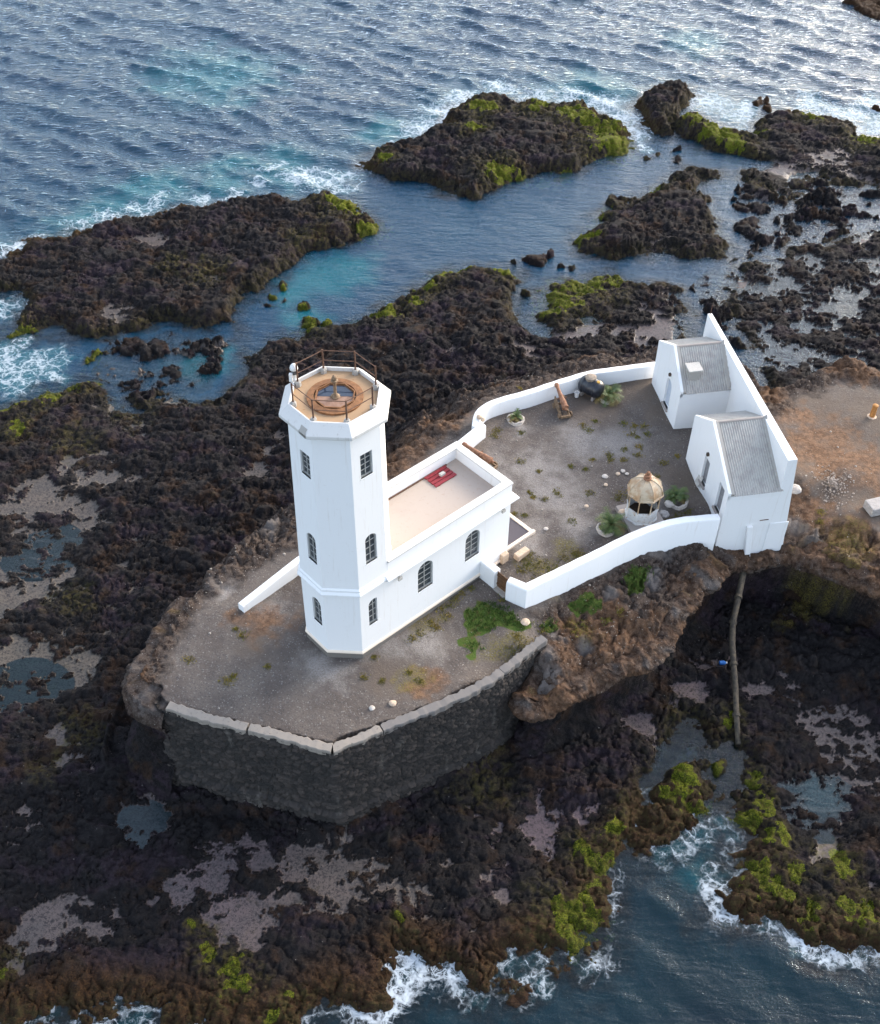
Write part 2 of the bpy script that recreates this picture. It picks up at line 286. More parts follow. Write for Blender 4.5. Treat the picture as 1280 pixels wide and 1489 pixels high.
# headland
topz = samp(top_c, X, Y)
wid = samp(wid_c, X, Y)
rw_line = np.array(trace([(228, 1022, -.3), (300, 1046, -.3), (400, 1069, -.3), (484, 1091, -.3), (560, 1059, -.3), (650, 1023, -.3), (720, 987, -.3), (792, 930, -.3)]))
rw_d0 = np.full(GX.shape, 1e9)
for i in range(len(rw_line) - 1):
    a_, b_ = rw_line[i], rw_line[i + 1]; e_ = b_ - a_
    t_ = np.clip(((GX - a_[0]) * e_[0] + (GY - a_[1]) * e_[1]) / (e_ @ e_), 0, 1)
    rw_d0 = np.minimum(rw_d0, np.hypot(GX - a_[0] - e_[0] * t_, GY - a_[1] - e_[1] * t_))
cliff_lines = [trace([(796, 932, -.3), (778, 966, -.8), (762, 1000, -1.6), (752, 1034, -2.8), (772, 1040, -3.0), (800, 1035, -3.0), (822, 1022, -2.8), (850, 998, -2.6), (882, 988, -2.7), (915, 972, -2.7), (945, 958, -2.6), (962, 938, -2.5), (985, 905, -2.3), (1010, 868, -2.1), (1040, 838, -2.0), (1062, 818, -2.3), (1085, 817, -2.7), (1120, 810, -2.7), (1142, 810, -2.6), (1162, 806, -2.4), (1195, 818, -2.2), (1228, 832, -2.0), (1280, 852, -1.9), (1330, 872, -1.7), (1450, 905, -1.2), (1600, 930, -1)]),
               trace([(262, 868, -.8), (246, 892, -.8), (215, 935, -.9), (190, 980, -.9), (184, 1000, -.8), (198, 1018, -.6), (216, 1030, -.5), (238, 1036, -.5)])]
def linedist(P):
    P = np.array(P); dd = np.full(GX.shape, 1e9)
    for i in range(len(P) - 1):
        e_ = P[i + 1] - P[i]
        t_ = np.clip(((GX - P[i][0]) * e_[0] + (GY - P[i][1]) * e_[1]) / (e_ @ e_), 0, 1)
        dd = np.minimum(dd, np.hypot(GX - P[i][0] - e_[0] * t_, GY - P[i][1] - e_[1] * t_))
    return dd
near_cl = sstep(2.3, 1.3, samp(np.minimum(linedist(cliff_lines[0]), linedist(cliff_lines[1])), X, Y))
hd = hd - .6 * near_cl * sstep(.3, 1.2, samp(rw_d0, X, Y))
wid = wid * (1 - near_cl) + .45 * near_cl
terrace = trace([(228, 1024, -.4), (250, 930, -.5), (330, 850, -.5), (420, 800, -.5), (560, 700, -.3), (670, 620, 0), (690, 590, 0), (840, 545, 0), (960, 530, 0), (1060, 600, 0), (1045, 760, 0), (960, 775, 0), (770, 880, -.2), (800, 920, -.3), (720, 985, -.4), (650, 1020, -.4), (483, 1094, -.4)])
plateau = trace([(1120, 600, -.6), (1210, 555, -.6), (1330, 570, -.6), (1600, 640, -.6), (1600, 800, -.8), (1290, 770, -1), (1190, 740, -1), (1150, 690, -.8)])
smooth_c = np.maximum(sdf(terrace), sdf(plateau))
smo = samp(smooth_c, XW, YW)
rough = 1 - sstep(-1.6, .5, smo)
court = samp(sdf(trace([(690, 600, 0), (840, 550, 0), (960, 545, 0), (1060, 640, 0), (1045, 755, 0), (960, 770, 0), (768, 868, 0), (720, 840, 0)])), X, Y)
topz = topz + rough * (.62 * (rocky - .25) + .25 * big * sstep(-1.5, -3, smo)) + (1 - rough) * (.03 * lowf + .012 * fine + .02 * pnoise(X / 1.3, Y / 1.3, 91))
ft = sstep(0, 1, np.clip(1 + hd / wid, 0, 1))
ft_soft = np.clip(1 + hd / wid, 0, 1)
steep = sstep(3.0, 1.2, wid)
fcl = ft * steep + ft_soft * (1 - steep)
basez = np.maximum(h, SEA - .2)
# strata and lumps on the slope
slope_zone = np.clip(4 * fcl * (1 - fcl), 0, 1)
hh = basez * (1 - fcl) + topz * fcl
hh = hh + slope_zone * (1 - steep) * .55 * (rocky - .3)
h = np.where(fcl > 0, hh, h)

# push the cliff face in and out (overhanging lip, hollow below)
gyc, gxc = np.gradient(head_c, 0.35)
nx = -samp(gxc, X, Y); ny = -samp(gyc, X, Y)
zz = h
hang = discs([(900, 980, 90, -2.5), (985, 900, 90, -2.3), (1050, 830, 60, -1.8), (1190, 815, 70, -1.2), (1270, 850, 80, -1.3)], X, Y)
hang = sstep(-.3, .5, hang)
rw_d = rw_d0
nearwall = sstep(1.6, .7, samp(rw_d, X, Y))
cl = slope_zone * steep * (1 - nearwall) * (1 - near_cl)
strata = fbm((X + Y) / 3.5, zz / .9, 3, 131) + .5 * fbm((X - Y) / 1.2, zz / .5, 2, 133)
push = cl * .5 * strata
tt = np.clip((zz - basez) / np.maximum(topz - basez, .1), 0, 1)
push = push + hang * steep * (sstep(.72, .93, tt) * sstep(1.001, .985, fcl) * .9 - .9 * sstep(.05, .35, tt) * sstep(.8, .6, tt)) * (fcl < .999) * (1 - near_cl)
X2 = X + nx * push; Y2 = Y + ny * push
h = h + cl * .25 * fbm(X / .9, Y / .9, 3, 141)
rwd = samp(rw_d, X, Y)
h = np.where((hd < .05) & (nearwall > .5), np.minimum(h, SEA + 1.6 + .5 * rocky), h)
foot = sstep(3.2, .4, rwd) * (fcl < .01)
h = np.where(foot > 0, np.maximum(h, SEA - .6 + foot * (1.15 + .6 * rocky)), h)

# ------------------------------------------------------------------ terrain masks
def ctx(x): return np.clip(x, 0, 1)
edn = .45 * fbm(X / .8, Y / .8, 3, 151)
m_moss = ctx(sstep(.0, .45, discs([(p[0], p[1], p[2] * 1.2) for p in moss_d], XW, YW) + edn * 1.1 + .25 * fine))
m_olive = ctx(sstep(-.1, .8, discs(olive_d, XW, YW) + edn)) * .8
rim_ = sstep(2.2, .3, land + .8 * edn) * sstep(-.5, .1, land) * sstep(1.6, .5, (h - SEA) + .5 * edn)
m_olive = np.maximum(m_olive, .85 * sstep(-.9, .3, discs([(p[0], p[1], p[2] * 1.7) for p in moss_d], XW, YW) + edn))
m_olive = np.maximum(m_olive, .7 * rim_ * (samp(pool_c, X, Y) < -1))
rel = h - SEA
openv = samp(open_c, X, Y)
nearsea = sstep(3.0, .3, -openv) if False else sstep(-2.6, -.4, openv)
m_brown = nearsea * sstep(1.1, .35, rel + .5 * edn)
on_head = ctx(sstep(-.25, .1, hd))
rockfac = np.maximum(rockfac, sstep(-.05, .35, sr))
m_sed = (1 - rockfac) * sstep(-.3, .5, land) * (1 - sstep(0.02, .3, fcl))
m_sed = np.maximum(m_sed, shalm * (1 - rockfac))
m_sed = np.maximum(m_sed, insh * sstep(.2, -.2, rocky - .3) * .7)
m_gravel = ctx(sstep(-.6, .5, smo + .8 * edn)) * on_head
rubble_c = idw([(560, 640, 1.0, -.8), (700, 560, 1.0, -.8), (800, 520, 1.0, -.8), (850, 500, .9, -1), (600, 600, .8, -1), (420, 760, .9, -.8), (330, 820, .9, -.8), (260, 880, .9, -.8), (220, 940, .9, -.8), (480, 700, .7, -.9), (400, 640, 0, -6), (300, 740, 0, -6), (550, 520, 0, -6), (700, 450, 0, -6), (200, 880, 0, -6), (150, 1000, 0, -6), (900, 470, 0, -6)], -1, 3.5, .5)
m_rub = np.maximum(sstep(.35, .75, samp(rubble_c, XW, YW) + .4 * edn), on_head) * (1 - m_gravel) * sstep(0.3, .85, fcl + .25 * edn)
orange_d = [(860, 960, 60, -2.3), (920, 940, 50, -2.2), (840, 930, 40, -1.6), (880, 900, 40, -1.3), (960, 920, 36, -2), (800, 1000, 20, -2.6), (1000, 850, 24, -1.6), (1190, 820, 60, -1.1), (1260, 840, 70, -1.2), (1240, 780, 60, -1.1), (1180, 740, 40, -.9), (1150, 600, 30, -.6), (1200, 650, 70, -.7), (1270, 680, 60, -.7), (1230, 530, 40, -.6), (1120, 570, 24, -.6), (850, 515, 26, -.6), (205, 955, 22, -.9), (192, 990, 22, -1.0), (212, 1004, 14, -.9), (340, 900, 22, -.5), (570, 660, 60, -.7), (640, 610, 40, -.6), (1250, 540, 30, -.6), (720, 560, 20, -.8), (1020, 830, 12, -1.3), (390, 900, 40, -.5), (620, 990, 26, -.4)]
m_orange = ctx(sstep(-.1, .6, discs(orange_d, XW, YW) + .9 * edn))
m_orange = m_orange * np.maximum(on_head, sstep(.45, .9, fcl))
pink_c = idw([(790, 1210, 1.0, SEA), (310, 1260, .8, SEA), (1010, 1020, .8, SEA), (980, 1080, .9, SEA), (1150, 990, .6, SEA), (60, 1340, .5, SEA), (500, 1280, .4, SEA), (600, 1300, .3, SEA), (1180, 1150, .5, SEA), (100, 760, .25, SEA), (60, 960, .1, SEA), (200, 560, .35, SEA), (1150, 480, .6, SEA), (1150, 260, .6, SEA), (140, 1110, .5, SEA)], SEA, 3, 1)
m_pink = samp(pink_c, X, Y)
grass_poly = [trace(q) for q in (
    [(676, 890, -.25), (705, 874, -.25), (745, 878, -.25), (752, 895, -.25), (775, 905, -.25), (755, 912, -.25), (735, 905, -.25), (722, 912, -.25), (708, 922, -.25), (690, 918, -.25), (678, 905, -.25)],
    [(676, 930, -.25), (700, 926, -.25), (706, 942, -.25), (690, 948, -.25), (676, 942, -.25)],
    [(903, 842, -.8), (925, 824, -.8), (952, 820, -.8), (948, 838, -.8), (935, 860, -.9), (915, 858, -.9)],
    [(833, 874, -.6), (858, 866, -.6), (872, 876, -.7), (868, 886, -.7), (842, 884, -.7)],
    [(787, 905, -.5), (800, 893, -.5), (816, 897, -.5), (808, 910, -.5), (795, 915, -.5)])]
grs_c = np.full(GX.shape, -99.0)
for p in grass_poly:
    grs_c = np.maximum(grs_c, sdf(p))
yel_d = [(745, 928, 24, -.3), (760, 940, 22, -.3), (720, 940, 26, -.3), (850, 910, 22, -1), (800, 830, 30, 0), (770, 820, 26, 0), (830, 795, 22, 0), (1170, 830, 20, -1), (1230, 780, 50, -1), (1200, 800, 30, -1), (730, 775, 16, 0), (600, 985, 14, -.4), (330, 990, 12, -.5), (610, 900, 30, -.4), (600, 985, 20, -.4)]
m_grass = ctx(np.maximum(sstep(-.25, .2, samp(grs_c, XW, YW) + .4 * edn), .0))
m_yel = ctx(sstep(0, .8, discs(yel_d, XW, YW) + edn)) * .75
pale_d = [(720, 700, 40, 0), (900, 640, 50, 0), (840, 760, 40, 0), (960, 720, 40, 0), (700, 660, 40, 0), (470, 975, 40, -.4), (620, 935, 40, -.4), (400, 880, 30, -.5), (880, 870, 18, -.9), (930, 850, 20, -1), (960, 840, 16, -1.2), (845, 940, 14, -1.5), (790, 1000, 26, -2.4), (770, 1020, 20, -2.8), (1180, 780, 16, -1.8), (1160, 760, 16, -1.6), (810, 720, 60, 0), (780, 680, 50, 0), (850, 640, 50, 0), (760, 780, 40, 0), (800, 960, 16, -1.2), (815, 915, 14, -.6), (750, 625, 20, 0), (880, 577, 16, 0), (1212, 696, 14, -.7), (880, 770, 16, 0), (560, 930, 50, -.4), (330, 850, 24, -.6), (280, 860, 14, -.7), (960, 800, 20, -.8), (390, 770, 22, -.6)]
m_pale = ctx(sstep(-.1, .9, discs(pale_d, XW, YW) + .6 * edn))
dirt_d = [(1230, 640, 90, -.6), (1190, 590, 60, -.6), (1270, 600, 70, -.6), (1260, 720, 60, -.7), (1180, 680, 60, -.7), (560, 985, 40, -.4), (380, 930, 40, -.5), (870, 590, 50, 0), (940, 560, 50, 0), (975, 600, 40, 0), (690, 650, 30, 0), (1000, 700, 50, 0), (900, 560, 30, 0)]
m_dirt = ctx(sstep(-.1, .9, discs(dirt_d, XW, YW) + .6 * edn))
wet = ctx(sstep(.75, .0, rel + .3 * edn)) * (1 - on_head)  # low rock near sea level: wet sheen plus painted shade

# ------------------------------------------------------------------ material helpers
class NT:
    def __init__(s, name):
        s.m = bpy.data.materials.new(name); s.m.use_nodes = True
        s.n = s.m.node_tree.nodes; s.l = s.m.node_tree.links
        s.b = s.n['Principled BSDF']; s.out = s.n['Material Output']
    def add(s, t, **kw):
        n = s.n.new(t)
        for k_, v_ in kw.items(): setattr(n, k_, v_)
        return n
    def put(s, a, sock):
        if hasattr(a, 'is_output') or isinstance(a, bpy.types.NodeSocket): s.l.new(a, sock)
        else:
            if isinstance(a, tuple) and len(a) == 3 and len(sock.default_value) == 4: a = (*a, 1)
            sock.default_value = a
    def coord(s, scale=1.0, kind='Object'):
        c = s.add('ShaderNodeTexCoord')
        mp = s.add('ShaderNodeMapping')
        mp.inputs['Scale'].default_value = scale if isinstance(scale, tuple) else (scale,) * 3
        s.l.new(c.outputs[kind], mp.inputs[0])
        return mp.outputs[0]
    def noise(s, scale, detail=4, rough=.55, vec=None, dist=0.0):
        n = s.add('ShaderNodeTexNoise')
        n.inputs['Scale'].default_value = scale; n.inputs['Detail'].default_value = detail
        n.inputs['Roughness'].default_value = rough; n.inputs['Distortion'].default_value = dist
        s.l.new(vec if vec is not None else s.coord(), n.inputs['Vector'])
        return n.outputs[0]
    def voro(s, scale, feature='F1', vec=None, out=0, rnd=1.0):
        n = s.add('ShaderNodeTexVoronoi', feature=feature)
        n.inputs['Scale'].default_value = scale; n.inputs['Randomness'].default_value = rnd
        s.l.new(vec if vec is not None else s.coord(), n.inputs['Vector'])
        return n.outputs[out]
    def mix(s, f, a, b, mode='MIX'):
        n = s.add('ShaderNodeMix', data_type='RGBA', blend_type=mode)
        s.put(f, n.inputs[0]); s.put(a, n.inputs[6]); s.put(b, n.inputs[7])
        return n.outputs[2]
    def math(s, op, a, b=0.0, clamp=False):
        n = s.add('ShaderNodeMath', operation=op, use_clamp=clamp)
        s.put(a, n.inputs[0]); s.put(b, n.inputs[1])
        return n.outputs[0]
    def ramp(s, f, lo, hi, a=0.0, b=1.0, smooth=True):
        n = s.add('ShaderNodeMapRange', interpolation_type='SMOOTHSTEP' if smooth else 'LINEAR')
        s.put(f, n.inputs[0]); s.put(lo, n.inputs[1]); s.put(hi, n.inputs[2]); s.put(a, n.inputs[3]); s.put(b, n.inputs[4])
        return n.outputs[0]
    def attr(s, name):
        a = s.add('ShaderNodeAttribute', attribute_name=name)
        sp = s.add('ShaderNodeSeparateColor')
        s.l.new(a.outputs['Color'], sp.inputs[0])
        return sp.outputs[0], sp.outputs[1], sp.outputs[2]
    def bump(s, hgt, strength=.5, dist=.05, normal=None):
        n = s.add('ShaderNodeBump')
        n.inputs['Strength'].default_value = strength; n.inputs['Distance'].default_value = dist
        s.l.new(hgt, n.inputs['Height'])
        if normal is not None: s.l.new(normal, n.inputs['Normal'])
        return n.outputs[0]
    def fin(s, col=None, rough=None, normal=None, spec=None, metal=None):
        if col is not None: s.put(col, s.b.inputs['Base Color'])
        if rough is not None: s.put(rough, s.b.inputs['Roughness'])
        if normal is not None: s.l.new(normal, s.b.inputs['Normal'])
        if spec is not None: s.b.inputs['Specular IOR Level'].default_value = spec
        if metal is not None: s.b.inputs['Metallic'].default_value = metal
        return s.m

# ------------------------------------------------------------------ terrain material
def terrain_material():
    s = NT('lava_shore')
    co = s.coord()
    moss, brown, sed = s.attr('m1')
    gravel, orange, rub = s.attr('m2')
    grass, yel, pale = s.attr('m3')
    wet_shade_v, pink, olive = s.attr('m4')
    dirt, _g, _b = s.attr('m5')
    n1 = s.noise(.55, 5, .6, co); n2 = s.noise(3.2, 6, .65, co); n3 = s.noise(14, 4, .7, co); n4 = s.noise(45, 3, .7, co)
    vc = s.voro(5.5, 'F1', co)
    n5 = s.noise(.28, 4, .6, s.coord((1, 1.4, 1)), .5); n6 = s.noise(1.1, 6, .7, co, .8)
    rock = s.mix(s.ramp(n2, .35, .7), (.0065, .006, .0072), (.0195, .017, .0185))
    rock = s.mix(s.ramp(n5, .5, .62), rock, s.mix(s.ramp(n2, .35, .7), (.0125, .008, .012), (.040, .028, .038)))
    rock = s.mix(s.ramp(n1, .5, .66, 0, .85), rock, s.mix(s.ramp(n2, .35, .7), (.015, .007, .004), (.05, .026, .014)))
    rock = s.mix(s.ramp(n6, .58, .68, 0, .45), rock, (.062, .054, .053))
    rock = s.mix(s.ramp(n3, .54, .7, 0, .5), rock, (.062, .054, .052))
    rock = s.mix(s.ramp(n4, .6, .72, 0, .8), rock, (.10, .09, .084))
    rock = s.mix(s.ramp(n4, .42, .32, 0, .8), rock, (.006, .006, .007))
    # pale specks of shell and dried salt
    spk = s.voro(2.6, 'F1', co)
    rock = s.mix(s.math('MULTIPLY', s.ramp(spk, .075, .05), s.ramp(n2, .5, .6)), rock, (.38, .36, .33))
    red = s.mix(s.ramp(n2, .35, .65), (.034, .021, .016), (.105, .08, .066))
    red = s.mix(s.ramp(n3, .5, .72), red, (.17, .145, .13))
    red = s.mix(s.ramp(s.voro(3.4, 'F1', co), .1, .07), red, (.4, .37, .34))
    col = s.mix(rub, rock, red)
    sandy = s.mix(pink, (.108, .092, .070), (.104, .074, .082))
    sandy = s.mix(s.ramp(n3, .4, .75), sandy, s.mix(.6, sandy, (.05, .045, .042)))
    sandy = s.mix(s.ramp(n2, .56, .7), sandy, (.028, .025, .026))
    sandy = s.mix(s.ramp(n1, .4, .65, 0, .7), sandy, s.mix(.5, sandy, (.035, .04, .042)))
    sandy = s.mix(s.ramp(s.noise(7, 5, .75, co), .46, .62, 0, .85), sandy, (.02, .018, .019))
    col = s.mix(s.ramp(s.math('ADD', sed, s.math('ADD', s.math('MULTIPLY', s.math('SUBTRACT', n3, .5), .9), s.math('MULTIPLY', s.math('SUBTRACT', n2, .5), .7))), .4, .75), col, sandy)
    grav = s.mix(s.ramp(n1, .3, .7), (.090, .074, .066), (.135, .113, .097))
    grav = s.mix(s.ramp(n2, .5, .75, 0, .5), grav, (.135, .11, .09))
    peb = s.voro(16, 'F1', co, 1)
    pebv = s.add('ShaderNodeSeparateColor'); s.l.new(peb, pebv.inputs[0])
    grav = s.mix(s.ramp(pebv.outputs[0], .86, 1.0, 0, .55), grav, (.24, .225, .21))
    grav = s.mix(s.ramp(pebv.outputs[1], .75, 1.0, 0, .6), grav, (.06, .055, .055))
    grav = s.mix(s.math('MULTIPLY', pale, s.ramp(n3, .35, .6, .3, .95)), grav, (.27, .245, .225))
    grav = s.mix(s.math('MULTIPLY', dirt, .75), grav, s.mix(n3, (.085, .063, .048), (.165, .13, .103)))
    col = s.mix(gravel, col, grav)
    ora = s.mix(s.ramp(n2, .35, .65), (.09, .045, .023), (.20, .112, .063))
    ora = s.mix(s.ramp(n3, .52, .78), ora, (.2, .155, .125))
    col = s.mix(s.math('MULTIPLY', orange, s.ramp(n1, .3, .62, .35, .9)), col, ora)
    palerock = s.mix(n3, (.14, .125, .118), (.26, .235, .22))
    col = s.mix(s.math('MULTIPLY', s.math('MULTIPLY', pale, rub), .85), col, palerock)
    br = s.mix(s.ramp(n3, .35, .7), (.022, .010, .005), (.085, .042, .014))
    col = s.mix(s.math('MULTIPLY', brown, .9), col, br)
    ol = s.mix(n3, (.03, .027, .009), (.09, .073, .023))
    col = s.mix(s.math('MULTIPLY', olive, s.ramp(n2, .4, .6)), col, ol)
    col = s.mix(s.math('MULTIPLY', yel, s.ramp(n3, .42, .58)), col, s.mix(n4, (.16, .105, .02), (.14, .14, .03)))
    mo = s.mix(s.ramp(n3, .4, .62), (.022, .032, .003), (.165, .185, .011))
    mo = s.mix(s.ramp(n2, .48, .66), mo, (.09, .08, .012))
    mo = s.mix(s.ramp(n4, .55, .75), mo, (.02, .022, .008))
    col = s.mix(s.ramp(s.math('ADD', moss, s.math('MULTIPLY', s.math('SUBTRACT', n3, .5), 1.0)), .35, .6), col, mo)
    gr = s.mix(n4, (.03, .06, .01), (.09, .13, .025))
    gr = s.mix(s.ramp(n2, .5, .66), gr, (.1, .085, .03))
    col = s.mix(s.ramp(s.math('ADD', grass, s.math('MULTIPLY', s.math('SUBTRACT', n4, .5), .8)), .35, .6), col, gr)
    col = s.mix(s.math('MULTIPLY', wet_shade_v, s.math('MULTIPLY', s.math('SUBTRACT', 1.0, sed), .35)), col, (.004, .004, .005))  # low rock darkened: part wetness, part cliff shade put into the colour
    rough = s.ramp(s.math('MULTIPLY', wet_shade_v, s.math('ADD', s.math('MULTIPLY', sed, .75), .25)), 0, 1, .78, .22)
    rough = s.math('ADD', s.math('SUBTRACT', rough, s.math('MULTIPLY', s.math('MULTIPLY', wet_shade_v, sed), s.ramp(n6, .45, .6, 0, .14))), s.math('MULTIPLY', n3, .12))
    hgt = s.math('ADD', s.math('MULTIPLY', n3, .6), s.math('MULTIPLY', s.math('ADD', n4, s.math('MULTIPLY', n2, 1.6)), .35))
    fl = s.math('MAXIMUM', s.math('MULTIPLY', sed, .9), s.math('MULTIPLY', gravel, .75))
    hgt = s.math('MULTIPLY', hgt, s.math('SUBTRACT', 1.0, fl))
    hgt = s.math('ADD', hgt, s.math('MULTIPLY', s.math('MULTIPLY', s.ramp(vc, 0, .6), .2), s.math('SUBTRACT', 1.0, fl)))
    return s.fin(col, rough, s.bump(hgt, 1.0, .22), spec=.14)

def mesh_from_grid(name, Xg, Yg, Zg, keep=None):
    nv, nu = Xg.shape
    idx = np.arange(nv * nu).reshape(nv, nu)
    q = np.stack([idx[:-1, :-1], idx[:-1, 1:], idx[1:, 1:], idx[1:, :-1]], -1).reshape(-1, 4)
    if keep is not None: q = q[keep.reshape(-1)]
    me = bpy.data.meshes.new(name)
    me.vertices.add(nv * nu)
    me.vertices.foreach_set('co', np.stack([Xg, Yg, Zg], -1).astype(np.float32).ravel())
    me.loops.add(len(q) * 4)
    me.loops.foreach_set('vertex_index', q.astype(np.int32).ravel())
    me.polygons.add(len(q))
    me.polygons.foreach_set('loop_start', (np.arange(len(q)) * 4).astype(np.int32))
    me.polygons.foreach_set('loop_total', np.full(len(q), 4, np.int32))
    me.polygons.foreach_set('use_smooth', np.ones(len(q), bool))
    me.update(calc_edges=True)
    return me

def set_attr(me, name, a, b, c):
    at = me.attributes.new(name, 'FLOAT_COLOR', 'POINT')
    z = np.ones(a.size * 4, np.float32)
    z[0::4] = a.ravel(); z[1::4] = b.ravel(); z[2::4] = c.ravel()
    at.data.foreach_set('color', z)

hq = np.maximum(np.maximum(h[:-1, :-1], h[1:, 1:]), np.maximum(h[1:, :-1], h[:-1, 1:]))
me = mesh_from_grid('terrain', X2, Y2, h, keep=hq > SEA - 2.2)
zero = np.zeros_like(h)
set_attr(me, 'm1', m_moss * (1 - on_head), m_brown, m_sed * (1 - on_head))
set_attr(me, 'm2', m_gravel, m_orange, m_rub)
set_attr(me, 'm3', m_grass, m_yel, m_pale)
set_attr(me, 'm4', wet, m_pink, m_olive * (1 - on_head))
set_attr(me, 'm5', m_dirt, zero, zero)
me.materials.append(terrain_material())
terrain = bpy.data.objects.new('terrain', me)
COL.objects.link(terrain)
terrain['kind'] = 'structure'
terrain['label'] = 'black lava headland and wave-cut shore with mossy rocks and pools'

def cliff(line, name, label, hollow, seed, orange_amt, bl=1.0):
    P = np.array(line)
    sg = np.r_[0, np.cumsum(np.linalg.norm(np.diff(P, axis=0), axis=1))]
    n = int(sg[-1] / .07); u = np.linspace(0, sg[-1], n)
    Q = np.c_[np.interp(u, sg, P[:, 0]), np.interp(u, sg, P[:, 1])]
    for _ in range(60): Q[1:-1] = .25 * Q[:-2] + .5 * Q[1:-1] + .25 * Q[2:]
    d = np.gradient(Q, axis=0); d /= np.linalg.norm(d, axis=1)[:, None]
    nr = np.c_[d[:, 1], -d[:, 0]]
    for _ in range(30): nr[1:-1] = .25 * nr[:-2] + .5 * nr[1:-1] + .25 * nr[2:]
    nr /= np.linalg.norm(nr, axis=1)[:, None]
    top = samp(top_c, Q[:, 0], Q[:, 1])
    nt = 84; inner = 16
    tt_ = np.r_[np.linspace(-1, 0, inner, endpoint=False), np.linspace(0, 1, nt - inner)]
    S, TT = np.meshgrid(u, tt_, indexing='ij')
    TP_ = top[:, None]; base = SEA - .25
    Zc = np.where(TT < 0, TP_, TP_ + (base - TP_) * np.clip(TT, 0, 1))
    hol = hollow(Q, u)[:, None]
    tp = np.clip(TT, 0, 1)
    off = np.where(TT < 0, TT * 1.5, 0)
    prof = .35 * sstep(0, .08, tp) * sstep(.3, .12, tp) - 1.0 * hol * sstep(.14, .38, tp) * sstep(1.1, .55, tp) + 1.3 * sstep(.45, 1, tp) ** 1.5
    b1, b2_, bi = worley(S / 1.15 + .25 * pnoise(S / 2, Zc / 1, seed), Zc / .62 + .35 * pnoise(S / 2.2, Zc / 1.5, seed + 1), seed + 2)
    c1, c2, ci = worley(S / .42, Zc / .27 + .4 * pnoise(S / 1.2, Zc, seed + 3), seed + 4)
    blocks = bl * (.16 * (bi - .5) + .09 * sstep(.02, .25, b2_ - b1) + .10 * (ci - .5) + .06 * sstep(.02, .2, c2 - c1))
    rough_ = fbm(S / 2.4, Zc / 1.1, 4, seed + 5, .55)
    disp = (blocks + bl * .32 * rough_ + .09 * fbm(S / .25, Zc / .2, 3, seed + 6)) * sstep(-.9, .05, TT) * (.4 + .6 * sstep(-.3, .1, TT))
    offs = off + prof + disp
    XX = Q[:, 0][:, None] + nr[:, 0][:, None] * offs; YY = Q[:, 1][:, None] + nr[:, 1][:, None] * offs
    lump_ = -.1 + bl * .07 * (bi - .4) + bl * .08 * ci + bl * .24 * fbm(XX / 1.1, YY / 1.1, 4, seed + 7)
    inside = TT < 0
    tz = samp(top_c, XX, YY)
    ZZ_ = np.where(inside, tz + .04 + lump_ * sstep(-1, -.75, TT) * 1.2 - .45 * sstep(-.88, -1, TT), Zc + .12 * lump_ + .5 * lump_ * sstep(.25, 0, tp))
    m = mesh_from_grid(name, XX, YY, ZZ_)
    o1_ = .5 * fbm(S / 1.6, Zc / .9, 4, seed + 8)
    up_ = sstep(.34, .12, tp + .35 * o1_)
    zr = np.zeros_like(XX)
    set_attr(m, 'm1', zr, zr, zr)
    set_attr(m, 'm2', zr, np.clip(up_ * sstep(-.25, .35, o1_ + orange_amt), 0, 1), up_)
    set_attr(m, 'm3', zr, np.clip(.6 * sstep(.25, .6, o1_ + .1 * inside), 0, 1) * inside, np.clip(.55 * sstep(.3, .6, -o1_ + .1), 0, 1) * up_)
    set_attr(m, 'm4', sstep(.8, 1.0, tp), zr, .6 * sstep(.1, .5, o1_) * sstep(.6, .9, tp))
    set_attr(m, 'm5', zr, zr, zr)
    m.materials.append(bpy.data.materials['lava_shore'])
    ob = bpy.data.objects.new(name, m); COL.objects.link(ob)
    ob['kind'] = 'structure'; ob['label'] = label

def hol_main(Q, u):
    a = G(850, 990, -2.6)[:2]; c = G(1062, 818, -2.3)[:2]; e = G(1250, 840, -2)[:2]
    g = lambda p, r: np.exp(-(((Q - p) ** 2).sum(1)) / r ** 2)
    return np.clip(.35 + g(c, 4.5) * .5 + g(e, 5) * .9 + g(G(930, 965, -2.6)[:2], 4) * .7, 0, 1.2)
cliff(cliff_lines[0], 'cliff', 'ragged rusty cliff lip over a dark hollow below the front wall', hol_main, 700, .12)
cliff(cliff_lines[1], 'cliff', 'dark lava cliff left of the retaining wall', lambda Q, u: np.full(len(Q), .1), 760, -.25, .6)

def ground(x, y):
    """height of the terrain under a point"""
    v = np.interp(y, vy, np.arange(NV)); iv = int(np.clip(round(v), 0, NV - 1))
    yv = vy[iv]; hw = 29 + (yv + 25) * .335; xc = 7.5 - (yv + 25) * .048
    iu = int(np.clip(round(((x - xc) / hw + 1) / 2 * (NU - 1)), 0, NU - 1))
    return float(h[iv, iu])

